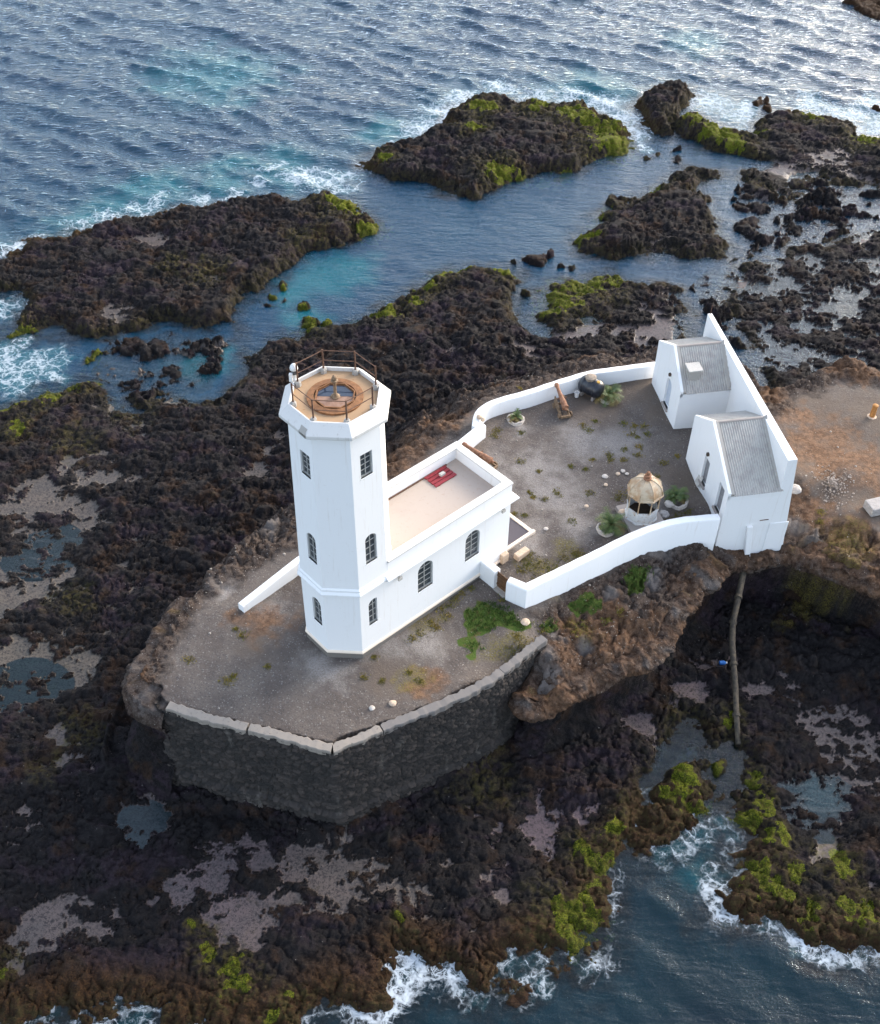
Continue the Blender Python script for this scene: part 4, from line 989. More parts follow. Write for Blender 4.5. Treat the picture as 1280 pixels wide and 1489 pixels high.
# ------------------------------------------------------------------ keeper's house
s2 = 2 ** -.5
T = np.array([s2, s2, 0]); N = np.array([s2, -s2, 0]); AP = 2.45 * CA
HB = 2 * AP
def HP(t, n, z): return N * n + T * t + Z * z          # n measured from tower axis
LEN = 9.93
house = thing('keepers_house', 'white flat roofed house with arched windows joined to the lighthouse tower', 'house', HP(4.5, 0, -.4))
FZ, RZ = 4.72, 5.05
body = MB()
body.prism([HP(.2, AP - .003, .12), HP(LEN, AP - .003, .12), HP(LEN, -AP + .003, .12), HP(.2, -AP + .003, .12)][::-1], Z * 0 + Z * (FZ - .12))
wall = body.build('wall', MAT['white'], house)
cut = MB(); hw_ = []
for tc in (3.58, 7.06):
    o = HP(tc, AP, 1.92)
    cut.prism(place(arch_ring(1.08, 2.08, .54), o + N * .15, T * 1.0), -N * .36)
    hw_.append(o - N * .02)
carve(wall, cut)
for o in hw_: window(house, o, T, N, 1.08, 2.08, .54, 2, 5)
def hring(d, z, t0=.75): return [HP(t0, AP + d, z), HP(LEN + d, AP + d, z), HP(LEN + d, -AP - d, z), HP(t0, -AP - d, z)]
m_ = MB(); m_.loft([hring(.02, -1.2, .3), hring(.02, -.02, .3)], True, False, True); m_.build('plinth', MAT['plinth'], house)
m_ = MB(); m_.loft([hring(.075, -.017, .3), hring(.075, .09, .3), hring(.015, .15, .3)], True, True, True); m_.build('base_trim', MAT['cream'], house)
m_ = MB(); m_.loft([hring(.01, 4.50), hring(.10, 4.60), hring(.30, 4.68), hring(.33, 4.72), hring(.33, 4.79), hring(.12, 4.95), hring(.005, 5.0)], True, False, False); m_.build('cornice', MAT['white'], house)
# parapet: three sides plus stub against the tower, with a wider cap
PW = .36
par = MB()
outer = hring(0, FZ); 
def wallrun(mb, a, b, ni, z0, z1, th):
    a, b = np.array(a, float), np.array(b, float)
    mb.prism([a, b, b + ni * th, a + ni * th], Z * (z1 - z0))
wallrun(par, HP(.95, AP, FZ), HP(LEN, AP, FZ), -N, FZ, 5.76, PW)
wallrun(par, HP(LEN, AP - PW - .002, FZ), HP(LEN, -AP + PW + .002, FZ), -T, FZ, 5.76, PW)
wallrun(par, HP(LEN, -AP, FZ), HP(.95, -AP, FZ), N, FZ, 5.76, PW)
po = par.build('parapet', MAT['white'], house)
cap = MB()
e = .05
wallrun(cap, HP(.98, AP + e, 5.762), HP(LEN + e, AP + e, 5.762), -N, 0, .13, PW + 2 * e)
wallrun(cap, HP(LEN + e, AP - PW - e - .002, 5.762), HP(LEN + e, -AP + PW + e + .002, 5.762), -T, 0, .13, PW + 2 * e)
wallrun(cap, HP(LEN + e, -AP - e, 5.762), HP(.98, -AP - e, 5.762), N, 0, .13, PW + 2 * e)
cap.build('parapet_cap', MAT['white_rim'], house, bevel=.03)
m_ = MB(); m_.prism([HP(.5, AP - PW - .002, 4.724), HP(LEN - PW - .002, AP - PW - .002, 4.724), HP(LEN - PW - .002, -AP + PW + .002, 4.724), HP(.5, -AP + PW + .002, 4.724)][::-1], Z * .33)
m_.build('roof', MAT['roof_floor'], house)
m_ = MB(); m_.box(HP(1.6, -AP + PW + .004, 5.056), T * 7.2, N * .10, Z * .05); m_.build('gutter', MAT['rust_dark'], house)
for t_, z_ in ((1.62, 4.3), (9.17, 4.36)):
    o = HP(t_, AP, z_)
    f = MB(); f.box(o - T * .06 + N * .0, T * .12, N * .16, Z * .06); f.box(o - T * .13 + N * .16 - Z * .12, T * .26, N * .10, Z * .2)
    f.build('floodlight', MAT['grey_light'], house, bevel=.01)
# door in the far end wall
m_ = MB(); m_.box(HP(LEN + .003, -.6, 0.15), N * 1.2, T * .04, Z * 2.3); m_.build('door', MAT['wood_gate'], house)

# red roof hatch with a stone on it
hc = onplane(641, 691, (0, 0, 5.2), (0, 0, 1))
tt_, nn_ = float(hc @ T), float(hc @ N)
hatch = thing('roof_hatch', 'red boarded hatch lid lying on the beige house roof', 'roof hatch', HP(tt_, nn_, 5.06))
m_ = MB()
for i in range(4): m_.box(HP(tt_ - .78, nn_ - .52 + i * .265, 5.08), T * 1.56, N * .215, Z * .06)
m_.build('boards', MAT['red'], hatch, bevel=.01)
m_ = MB()
for a in (-.6, .45): m_.box(HP(tt_ + a, nn_ - .5, 5.057), T * .14, N * 1.0, Z * .022)
m_.build('battens', MAT['red'], hatch)
blk = MB(); blk.box(HP(tt_ - .05, nn_ - .12, 5.142), T * .34, N * .22, Z * .15)
tag(blk.build('stone_block', MAT['grey_light'], None, bevel=.015), 'small grey stone block weighing down the red roof hatch', 'stone block')

# ------------------------------------------------------------------ boundary walls
def path_wall(name, label, pts, th, zt, zb, roundtop=True, mat='white', cat='wall', sub=6):
    """a thick wall along a path with a rounded top; pts are (x, y)"""
    P = np.array([p[:2] for p in pts], float)
    # smooth and resample
    seg = np.r_[0, np.cumsum(np.linalg.norm(np.diff(P, axis=0), axis=1))]
    n = max(2, int(seg[-1] / .35)) if sub else len(P)
    u = np.linspace(0, seg[-1], n) if sub else seg
    Q = np.c_[np.interp(u, seg, P[:, 0]), np.interp(u, seg, P[:, 1])]
    if sub:
        for _ in range(sub): Q[1:-1] = .25 * Q[:-2] + .5 * Q[1:-1] + .25 * Q[2:]
    sg_ = np.diff(Q, axis=0); sg_ /= np.linalg.norm(sg_, axis=1)[:, None]
    sn = np.c_[-sg_[:, 1], sg_[:, 0]]
    nn = np.r_[sn[:1], sn[:-1] + sn[1:], sn[-1:]]; nn /= np.linalg.norm(nn, axis=1)[:, None]
    nn /= np.maximum((nn * np.r_[sn[:1], sn]).sum(1), .6)[:, None]      # mitre the corners
    prof = [(-.5, -99), (-.5, -.10), (-.42, -.03), (-.25, 0), (.25, 0), (.42, -.03), (.5, -.10), (.5, -99)]
    rings = []
    for i in range(len(Q)):
        zc = zt if not hasattr(zt, '__len__') else np.interp(i / (len(Q) - 1), np.linspace(0, 1, len(zt)), zt)
        wob = .012 * math.sin(i * 1.7) + .01 * math.sin(i * .63)
        rings.append([(*(Q[i] + nn[i] * a * th), (zb if b == -99 else zc + b + wob)) for a, b in prof])
    m = MB(); m.loft(rings, True, True, True)
    o = m.build(name, MAT[mat], None, smooth=40)
    return tag(o, label, cat)

corner = G(765.5, 853, 1.12)
ge_ = HP(7.99, AP, 0)[:2] + N[:2] * 2.05
gate_end = np.array([ge_[0], ge_[1], 0])
fw_arc = [G(a, b, 1.12) for a, b in ((815, 829), (866, 805), (890, 792), (914, 781), (935, 771), (957, 763.5), (978, 758), (1000, 754.5), (1042, 751), (1046, 750.7))]
A_ = np.array([corner[:2]] + [p[:2] for p in fw_arc])
sA = np.r_[0, np.cumsum(np.linalg.norm(np.diff(A_, axis=0), axis=1))]; uA = np.linspace(0, sA[-1], 40)
A_ = np.c_[np.interp(uA, sA, A_[:, 0]), np.interp(uA, sA, A_[:, 1])]
for _ in range(5): A_[1:-1] = .25 * A_[:-2] + .5 * A_[1:-1] + .25 * A_[2:]
fw_pts = [gate_end[:2]] + list(A_)
path_wall('front_wall', 'long white curving wall along the cliff from gate to hut', fw_pts, .55, [1.12, 1.12, 1.15], -2.6, sub=0)
bw_pts = [G(a, b, 1.0) for a, b in ((956, 528), (925, 532), (894, 536), (859, 541), (824, 551), (777, 567), (730, 580), (710, 587), (699, 594), (694, 601), (693, 610), (692, 620))]
path_wall('back_wall', 'low white wall curving round the seaward side of the courtyard', bw_pts, .52, 1.0, -1.5, sub=3)
for kx, (px, py, r) in enumerate(((697, 607, .2), (702, 611, .16))):
    p = G(px, py, 1.04)
    m_ = MB(); m_.lathe((p[0], p[1], 1.0), [(r * .8, 0), (r, .1), (r * .85, .2), (r * .3, .26)], 7, kx); 
    tag(m_.build('loose_stone', MAT['tan_stone'], None, bevel=.02), ('larger' if kx == 0 else 'smaller') + ' of two brown stones on top of the wall junction', 'stone')
# low wall left of the tower
path_wall('perimeter_wall', 'straight white wall passing behind the tower and house, low at its left end', [G(350, 879.5, .0), G(432, 822, .0), G(667, 643.5, 1.03), G(703, 616, 1.03)], .48, [.02, .2, .75, 1.03, 1.03], -1.4, sub=0)

# gate wall with the brown gate
ga = G(703.5, 829, 0); 
gdir = N[:2]; gs = HP(7.99, AP, 0)
Lg = float((corner - gs)[:2] @ gdir)
def GP(d, off=0): return gs[:2] + gdir * d + T[:2] * off
gw = thing('gate_wall', 'short white wall with doorway between house and front wall corner', 'wall', (*GP(1.0), -.4))
for d0, d1 in ((.0, 1.15),):
    m_ = MB()
    prof = [(-.26, -1.2), (-.26, 1.02), (-.2, 1.1), (.2, 1.1), (.26, 1.02), (.26, -1.2)]
    m_.loft([[(*(GP(d0) + T[:2] * a), b) for a, b in prof], [(*(GP(d1) + T[:2] * a), b) for a, b in prof]], True, True, True)
    m_.build('wall_section', MAT['white'], gw, bevel=.03)
m_ = MB(); m_.box((*GP(1.15, -.3), -1.0), (*(gdir * .9), 0), (*(T[:2] * .6), 0), (0, 0, .78)); m_.build('threshold', MAT['mortar'], gw, bevel=.02)
gate = thing('wooden_gate', 'closed brown wooden gate in the white gate wall', 'gate', (*GP(1.6, .05), -.2))
m_ = MB()
for i in range(6): m_.box((*GP(1.16 + i * .147, .02), -.2), (*(gdir * .138), 0), (*(T[:2] * .04), 0), (0, 0, 1.2))
m_.build('boards', MAT['wood_gate'], gate)
for z in (.0, .7):
    m_ = MB(); m_.box((*GP(1.16, -.02), z), (*(gdir * .88), 0), (*(T[:2] * .038), 0), (0, 0, .1))
    m_.build('rail', MAT['wood_gate'], gate)

# paved step at the house end: dark pad with a pale border
pa, pb_, pc_ = G(733, 793, .05), G(773, 772, .05), G(742, 743, .05)
pad = thing('entrance_terrace', 'small dark paved terrace with pale kerb at the end of the house', 'terrace', ((pa + pb_) / 2) * np.array([1, 1, 0]))
def TP(t, n, z): return HP(t, n, z)
tb = float(pb_ @ T); nb_ = float(pb_ @ N)
m_ = MB(); m_.prism([TP(LEN + .05, nb_ - .0, -.3), TP(tb - .18, nb_, -.3), TP(tb - .18, -AP, -.3), TP(LEN + .05, -AP, -.3)][::-1], Z * .38); m_.build('paving', MAT['paving'], pad)
m_ = MB()
m_.box(TP(LEN + .05, nb_ + .002, -.3), T * (tb - LEN + .1), N * .2, Z * .44)
m_.box(TP(tb - .178, -AP, -.3), T * .23, N * (nb_ + AP), Z * .44)
m_.build('kerb', MAT['cream'], pad, bevel=.02)
for k, (px, py, L, W) in enumerate(((728, 805, .9, .5), (759, 802, .95, .42))):
    p = G(px, py, .3); dd = T if k else N
    oo = np.cross(Z, dd)
    m_ = MB(); m_.box(np.array([p[0], p[1], -.15]) - dd * L / 2 - oo * W / 2, dd * L, oo * W, Z * (.45 if k else .7))
    tag(m_.build('stone_slab', MAT['tan_stone'], None, bevel=.05), ('tan stone block lying on the weeds near the terrace' if k else 'pale stone step tucked behind the gate wall beside the house'), 'stone block')

# ------------------------------------------------------------------ two huts and the tall wall
PSI = math.radians(12.725)
EY = np.array([math.sin(PSI), -math.cos(PSI), 0]); EX = np.array([math.cos(PSI), math.sin(PSI), 0])
DD = 3.38
WO = np.array([18.34, 22.35, 0]) + EX * (DD + .02)     # a point on the inner face of the tall wall
def WP(y, x, z): return WO + EY * y + EX * x + Z * z
pf = onplane(1028.5, 456, WO, EX); pn_ = onplane(1143, 670, WO, EX)
yf, zf = float((pf - WO) @ EY), float(pf[2]); yn, zn = float((pn_ - WO) @ EY), float(pn_[2])
print('tall wall', yf, zf, yn, zn)
ztop = (zf + zn) / 2
tall = MB()
tall.loft([[WP(yf, 0, -2.5), WP(yf, .95, -2.5), WP(yf, .34, zf), WP(yf, .04, zf)], [WP(14.15, -.1, -3.6), WP(14.15, 1.15, -3.6), WP(14.15, .24, 5.02), WP(14.15, -.34, 5.02)]], True, True, True)
print('yn', yn)
tall_o = tag(tall.build('tall_wall', MAT['white'], None, bevel=.02), 'tall straight white wall behind both huts, tapering to a thin top', 'wall')

def hut(label, ox, oy, w, he, hf, ha, frac, z0, doors, group, zbot=-.6):
    O = np.array([ox, oy, 0.0])
    def P(y, x, z): return O + EY * y + EX * x + Z * z
    ht = thing('stone_hut', label, 'hut', P(w / 2, 1.5, 0), group)
    ya = w * frac
    gable = [(0, zbot), (w, zbot), (w, he), (ya, ha), (0, hf)]
    m = MB(); m.prism([P(y, 0, z) for y, z in gable], EX * (DD - .003))
    wl_ = m.build('wall', MAT['white'], ht)
    cut = MB(); info = []
    for (px, py, dw, dh, arched, mat) in doors:
        q = onplane(px, py, O, EX); yc = float((q - O) @ EY); zb = float(q[2])
        info.append((yc, zb, dw, dh, arched, mat))
        cut.prism([P(yc + a, -.1, zb + b) for a, b in arch_ring(dw, dh, dw / 2 if arched else 0)], EX * .42)
    carve(wl_, cut)
    for yc, zb, dw, dh, arched, mat in info:
        m = MB(); rg = arch_ring(dw, dh, dw / 2 if arched else 0)
        m.prism([P(yc + a, .16, zb + b) for a, b in rg], EX * .05)
        d_ = m.build('door', MAT[mat], ht)
        m = MB(); m.box(P(yc + dw * .3, .10, zb + 1.0), EY * .04, EX * .06, Z * .14); m.build('handle', MAT['rust_dark'], d_)
        m = MB(); m.box(P(yc - dw / 2 - .05, -.12, zb - .12), EY * (dw + .1), EX * .24, Z * .12); m.build('doorstep', MAT['slab'], ht)
    # corrugated roof, two slopes, set a little above the wall body
    def slope(y0, z0_, y1, z1_):
        nx_ = 150; X0, X1 = .34, DD + .0
        run = np.array([y1 - y0, z1_ - z0_]); L = np.linalg.norm(run); nr = np.array([-run[1], run[0]]) / L
        if nr[1] < 0: nr = -nr
        b = MB(); rows = 5; rings = []
        for th_ in (0, -.03):
            for k in range(rows + 1):
                f_ = k / rows
                lap = .012 * (k % 2)
                rr = []
                for i in range(nx_ + 1):
                    x = X0 + (X1 - X0) * i / nx_
                    cz = .03 * math.cos(2 * math.pi * (x - X0) / .148) + .07 + th_ + lap
                    rr.append(P(y0 + run[0] * f_ + nr[0] * cz, x, z0_ + run[1] * f_ + nr[1] * cz))
                rings.append(rr)
        b.loft(rings[:rows + 1], False, False, False); b.loft(rings[rows + 1:], False, False, False)
        for k, sgn in ((0, 1), (rows, 1)):
            for i in range(nx_): b.face([rings[k][i], rings[k][i + 1], rings[rows + 1 + k][i + 1], rings[rows + 1 + k][i]])
        return b
    n1_ = slope(ya, ha, w + .06, he - .06 * (ha - he) / (w - ya)); r1 = n1_.build('roof', MAT['corrugated'], ht, smooth=60)
    n2_ = slope(ya, ha, -.06, hf - .06 * (ha - hf) / ya); n2_.build('roof', MAT['corrugated'], ht, smooth=60)
    m = MB()
    m.tube([P(ya, .32, ha + .06), P(ya, DD, ha + .06)], .09, 8); m.build('ridge_cap', MAT['slab'], ht, smooth=40)
    # mortar verge strip and low gable upstand
    m = MB()
    for (ya0, za0, ya1, za1) in ((ya, ha, w, he), (ya, ha, 0, hf)):
        m.loft([[P(ya0, .18, za0 - .05), P(ya0, .44, za0 - .05), P(ya0, .40, za0 + .15), P(ya0, .18, za0 + .17)], [P(ya1, .18, za1 - .05), P(ya1, .44, za1 - .05), P(ya1, .40, za1 + .13), P(ya1, .18, za1 + .15)]], True, True, True)
    m.build('verge', MAT['mortar'], ht)
    m = MB()
    for (ya0, za0, ya1, za1) in ((ya, ha, w, he), (ya, ha, 0, hf)):
        m.loft([[P(ya0, -.003, za0 - .3), P(ya0, .178, za0 - .3), P(ya0, .178, za0 + .22), P(ya0, -.003, za0 + .22)], [P(ya1, -.003, za1 - .3), P(ya1, .178, za1 - .3), P(ya1, .178, za1 + .19), P(ya1, -.003, za1 + .19)]], True, True, True)
    m.build('gable_coping', MAT['white'], ht)
    # ragged mortar line where the roof meets the tall wall
    m = MB(); rr = []
    k = 26
    for i in range(k + 1):
        y = ya + (w - ya) * i / k; z = ha + (he - ha) * i / k + .1
        s_ = .12 + .07 * math.sin(i * 2.1) + .05 * math.sin(i * 5.3)
        rr.append([P(y, DD - .25 - s_ * .3, z - .03), P(y, DD - .01, z - .03), P(y, DD - .01, z + s_ + .1), P(y, DD - .12, z + .1)])
    m.loft(rr, True, True, True); m.build('flashing', MAT['mortar'], ht)
    # small lamp above each door
    for yc, zb, dw, dh, arched, mat in info[:1]:
        m = MB(); m.box(P(yc - .09, -.16, zb + dh + .32), EY * .18, EX * .16, Z * .2); m.build('wall_lamp', MAT['dark_in'], ht, bevel=.02)
    return ht, P
h1, P1 = hut('far white gabled hut with arched doorway and boxy roof vent', 18.34, 22.35, 4.87, 2.87, 3.37, 4.73, .5, 0, [(967.5, 590, .95, 2.2, True, 'door_blue')], 'white huts against the tall wall')
h2, P2 = hut('near white gabled hut with two grey doors at the cliff edge', 19.95, 14.81, 6.44, 2.63, 3.3, 4.84, .38, 0, [(1021.5, 703, .8, 2.0, False, 'door_grey'), (1042, 742, .8, 2.0, False, 'door_grey')], 'white huts against the tall wall', -3.6)
# roof vent of the far hut
rv = onplane(1008, 537, (0, 0, 4.0), (0, 0, 1))
yv_, xv_ = float((rv - np.array([18.34, 22.35, 0])) @ EY), float((rv - np.array([18.34, 22.35, 0])) @ EX)
m_ = MB(); m_.box(P1(yv_ - .3, xv_ - .35, 3.4), EY * .7, EX * .75, Z * .75); vb = m_.build('roof_vent', MAT['mortar'], h1, bevel=.02)
m_ = MB(); m_.box(P1(yv_ - .42, xv_ - .45, 4.15), EY * .92, EX * .95, Z * .09); m_.build('lid', MAT['grey_light'], vb, bevel=.02)
# plinth of near hut end wall + slot + pipe box
m_ = MB(); wz = 6.44
m_.box(P2(wz + .004, 3.15, -3.6), EX * 1.22, EY * .05, Z * 3.52); m_.build('plinth', MAT['white'], h2, bevel=.02)
m_ = MB(); m_.box(P2(wz + .003, 2.45, .25), EX * .55, EY * .02, Z * .06); m_.build('slot', MAT['rust_dark'], h2)
# leaning utility panel by the first door
up_ = G(1011, 700, 0)
m_ = MB(); m_.box(np.array([up_[0] - .05, up_[1], -.02]) , EY * .55, np.array([.06, 0, 0]), Z * .75 + EX * .25)
tag(m_.build('leaning_panel', MAT['grey_light'], None, bevel=.01), 'pale grey panel leaning beside the near hut door', 'panel')
# yellow board between the huts
yb = G(1072, 596, 0)
m_ = MB(); m_.box(np.array([yb[0] + .0, yb[1], -.02]) - EX * .45, EX * .95, EY * .07, Z * 1.9 - EY * .25)
tag(m_.build('yellow_board', MAT['yellow'], None, bevel=.01), 'yellow board propped in the gap between the two huts', 'board')
# rod on the far end of the tall wall
m_ = MB(); pr = WP(yf + .1, .2, zf - .05); m_.tube([pr, pr + Z * .75], .02, 6); 
m_.build('rod', MAT['rust_dark'], tall_o)

# ------------------------------------------------------------------ drain pipe down the cliff
dp0 = onplane(1090, 764, P2(wz, 0, 0), EY); dp1 = onplane(1084.5, 806, P2(wz, 0, 0), EY)
pipe = thing('drain_pipe', 'long mossy drain pipe running from the white wall down the dark cliff', 'pipe', dp1 * np.array([1, 1, 0]) + Z * -1.5)
m_ = MB(); m_.loft([[dp0 + EX * .17 + EY * .0, dp0 - EX * .17, dp0 - EX * .17 + EY * .16, dp0 + EX * .17 + EY * .16], [dp1 + EX * .19, dp1 - EX * .19, dp1 - EX * .19 + EY * .3, dp1 + EX * .19 + EY * .3]], True, True, True)
m_.build('downspout', MAT['white'], pipe, bevel=.03)
q0 = dp1 + EY * .16 + Z * .25
pts = [q0, q0 - Z * .9 + EY * .12]
for px, py, pz in ((1074, 868, -3.6), (1066, 905, -4.6), (1065, 935, -5.1), (1067, 965, -5.5), (1070, 1000, -5.9), (1071, 1040, -6.3), (1074, 1082, -6.75)): pts.append(G(px, py, pz))
m_ = MB(); m_.tube(pts, [.2, .2, .19, .18, .19, .18, .17, .17, .16], 10); m_.build('pipe', MAT['pipe_dark'], pipe, smooth=True)
for i in (2, 3, 5, 7):
    d_ = pts[i] - pts[i - 1]; d_ = d_ / np.linalg.norm(d_)
    m_ = MB(); m_.tube([pts[i] - d_ * .1, pts[i] + d_ * .1], .235, 10)
    m_.build('collar', MAT['pipe_dark'], pipe, smooth=40)

# ------------------------------------------------------------------ retaining wall of basalt under the terrace
def rw_pts(): 
    return [G(a, b, -.22)[:2] for a, b in ((246, 996), (236, 1006), (229, 1018), (233, 1025), (262, 1034), (300, 1046), (350, 1058), (400, 1069), (445, 1082), (484, 1091), (520, 1077), (560, 1059), (605, 1042), (650, 1023), (690, 1004), (720, 987), (755, 960), (780, 940), (794, 928))]
R0 = np.array(rw_pts())
sg = np.r_[0, np.cumsum(np.linalg.norm(np.diff(R0, axis=0), axis=1))]
ns = 460; uu_ = np.linspace(0, sg[-1], ns)
RQ = np.c_[np.interp(uu_, sg, R0[:, 0]), np.interp(uu_, sg, R0[:, 1])]
for _ in range(4): RQ[1:-1] = .25 * RQ[:-2] + .5 * RQ[1:-1] + .25 * RQ[2:]
dq = np.gradient(RQ, axis=0); dq /= np.linalg.norm(dq, axis=1)[:, None]; nq = np.c_[dq[:, 1], -dq[:, 0]]
retaining = thing('retaining_wall', 'dark basalt retaining wall with worn pale coping under the lighthouse terrace', 'retaining wall', (*RQ[230], -6))
nz_ = 130; zl = np.linspace(-.42, -6.9, nz_)
SS, ZZ = np.meshgrid(uu_, zl, indexing='ij')
g1, g2, gi = worley((SS + .1 * pnoise(SS / .5, ZZ / .5, 400)) / .34, ZZ / .22 + .3 * pnoise(SS / 1.5, ZZ / 2, 402), 401)
joint = sstep(.02, .16, g2 - g1)
off = -.04 + .10 * joint + .10 * gi * joint + .10 * fbm(SS / 2.5, ZZ / 2.5, 3, 405) + .02 * fbm(SS / .2, ZZ / .2, 2, 406)
batter = (-.42 - ZZ) * .06 + .22 * sstep(-5.5, -5.62, ZZ)
WX = RQ[:, 0][:, None] + nq[:, 0][:, None] * (off + batter); WY = RQ[:, 1][:, None] + nq[:, 1][:, None] * (off + batter)
rm = mesh_from_grid('stonework', WX, WY, ZZ)
set_attr(rm, 'stone', np.clip(gi ** 2 * .95 + .1 * joint + .2 * fbm(SS / 2, ZZ / 1.5, 3, 420), 0, 1), 1 - joint, joint)
rm.materials.append(MAT['masonry'])
ro = bpy.data.objects.new('stonework', rm); COL.objects.link(ro)
ro.parent = retaining; ro.matrix_parent_inverse = Matrix.Translation(-retaining.location)
# coping in separate worn lengths
cuts = [34, 120, 206, 258, 336, 396, 459]
for k in range(6):
    i0, i1 = cuts[k], cuts[k + 1]
    rings = []
    for i in range(i0, i1 + 1, 3):
        j1 = .08 * float(pnoise(np.array([i / 7.0]), np.array([3.3]), 410)[0]); j2 = .13 * float(pnoise(np.array([i / 5.0]), np.array([8.1]), 411)[0]); j3 = .02 * float(pnoise(np.array([i / 6.0]), np.array([1.7]), 412)[0])
        c0 = RQ[i] + nq[i] * (.10 + j1); c1 = RQ[i] - nq[i] * (.40 + j2)
        if i == i0 and k: c0 = c0 + dq[i] * .012; c1 = c1 + dq[i] * .012
        zc = -.24 + j3 + (.015 if k % 2 else 0)
        rings.append([(*c0, -.62), (*c0, zc - .05), (*(c0 * .94 + c1 * .06), zc), (*(c0 * .1 + c1 * .9), zc + .01), (*c1, zc - .04), (*c1, -.62)])
    m_ = MB(); m_.loft(rings, True, True, True)
    m_.build('coping', MAT['coping_pale' if k < 3 else 'coping'], retaining)

# ------------------------------------------------------------------ old lantern room standing in the courtyard
lc = G(932, 748.5, .12)
LX, LY = lc[0], lc[1]
lan = thing('lantern_room', 'old octagonal lantern room with stained dome standing in the courtyard', 'lantern room', (LX, LY, 0))
m_ = MB(); a = math.radians(20); ux = np.array([math.cos(a), math.sin(a), 0]); uy = np.array([-math.sin(a), math.cos(a), 0])
m_.box(np.array([LX, LY, -.3]) - ux * 1.15 - uy * 1.15, ux * 2.3, uy * 2.3, Z * .42); m_.build('base_slab', MAT['slab'], lan, bevel=.03)
c2 = (LX, LY)
m_ = MB(); m_.loft([octo(1.02, .12, c2), octo(1.02, .2, c2), octo(.95, .22, c2), octo(.95, .92, c2), octo(1.0, .95, c2), octo(1.0, 1.02, c2), octo(.9, 1.02, c2), octo(.9, .3, c2)], True, False, False)
m_.build('panel_wall', [MAT['panel']], lan)
m_ = MB(); m_.loft([octo(.9, .13, c2), octo(.9, .31, c2)], True, False, True); m_.build('floor', MAT['dark_in'], lan)
for k in range(8):
    x, y, _z = octo(.95, 0, c2)[k]
    m_ = MB(); m_.box((x - .03, y - .03, 1.02), (.06, 0, 0), (0, .06, 0), (0, 0, 1.06)); m_.build('mullion', MAT['dome'], lan)
    if k in (0, 1, 2, 3, 7):
        a0, a1 = np.array(octo(.93, 0, c2)[k]), np.array(octo(.93, 0, c2)[(k + 1) % 8])
        d_ = a1 - a0
        m_ = MB(); m_.face([a0 + d_ * .06 + Z * 1.03, a0 + d_ * .94 + Z * 1.03, a0 + d_ * .94 + Z * 2.07, a0 + d_ * .06 + Z * 2.07]); m_.build('blind_panel', MAT['dark_in'], lan)
dm = MB()
prof = [(1.0, 2.05), (1.12, 2.07), (1.14, 2.16), (1.06, 2.20)] + [(1.06 * math.cos(q), 2.2 + .92 * math.sin(q)) for q in np.radians([12, 25, 38, 51, 64, 76])] + [(.16, 3.12)]
dm.loft([octo(r, z, c2) for r, z in prof], True, False, True)
dome = dm.build('dome', MAT['dome'], lan)
m_ = MB()
for k in range(8):
    ang = math.radians(22.5 + 45 * k)
    m_.tube([(LX + r * 1.01 * math.cos(ang), LY + r * 1.01 * math.sin(ang), z + .01) for r, z in prof[3:]], .028, 5)
m_.build('ribs', MAT['dome'], dome, smooth=True)
m_ = MB(); m_.lathe((LX, LY, 3.1), [(.24, 0), (.24, .08), (.16, .1), (.15, .2), (.2, .24), (.2, .3), (.1, .33), (.13, .42), (.1, .52), (.02, .58)], 12); m_.build('finial', MAT['rust'], dome, smooth=40)

# ------------------------------------------------------------------ cannons
def cannon(label, muzzle, breech, group, wheels=True):
    mz, br = np.array(muzzle), np.array(breech)
    d = br - mz; L = np.linalg.norm(d); d = d / L
    side = np.cross(d, Z); side /= np.linalg.norm(side)
    root = thing('cannon', label, 'cannon', (br[0], br[1], 0), group)
    prof = [(0, .02), (0, .12), (.02, .155), (.09, .16), (.14, .12), (.2, .115), (.45, .135), (.47, .155), (.5, .155), (.52, .15), (.72, .18), (.74, .2), (.78, .2), (.8, .19), (.95, .21), (.965, .235), (1.0, .235), (1.01, .15), (1.035, .1), (1.045, .07), (1.065, .095), (1.09, .09), (1.105, .03)]
    m = MB(); m.tube([mz + d * (u_ * L + .0001 * i) for i, (u_, r) in enumerate(prof)], [r for u_, r in prof], 18)
    bo = m.build('barrel', MAT['rust'], root, smooth=35)
    m = MB(); c = mz + d * L * .6; m.tube([c - side * .34, c + side * .34], .06, 10); m.build('trunnion', MAT['rust_dark'], bo, smooth=40)
    dh = np.array([d[0], d[1], 0]); dh /= np.linalg.norm(dh)
    for sg_ in (-1, 1):
        m = MB(); base = mz + d * L * .42 + side * sg_ * .29
        e_ = br + dh * .35 + side * sg_ * .29
        ring = [(base[0], base[1], .28), (e_[0], e_[1], .12), (e_[0], e_[1], .30), *[tuple(np.array([e_[0], e_[1], 0]) - dh * q + Z * zq) for q, zq in ((.3, .32), (.3, .45), (.6, .45), (.6, .58))], (base[0], base[1], max(c[2] - .05, .62))]
        m.prism(ring, side * .08 * 1.0); m.build('carriage_cheek', MAT['wood_old'], root)
    e_ = br + dh * .25; b_ = mz + d * L * .5
    for q_, zq_, hq_ in ((e_, .14, .16), (b_, .26, .12)):
        m = MB(); m.box(np.array([q_[0], q_[1], zq_]) - side * .3, side * .68, dh * .11, Z * hq_)
        m.build('transom', MAT['wood_old'], root)
    for sg_ in (-1, 1):
        for q_ in (.5, 1.03):
            c_ = mz + d * L * q_; c_ = np.array([c_[0], c_[1], .16 + .02])
            m = MB(); m.tube([c_ + side * sg_ * .39, c_ + side * sg_ * .47], .18, 14); m.build('wheel', MAT['wood_old'], root, smooth=40)
    return root
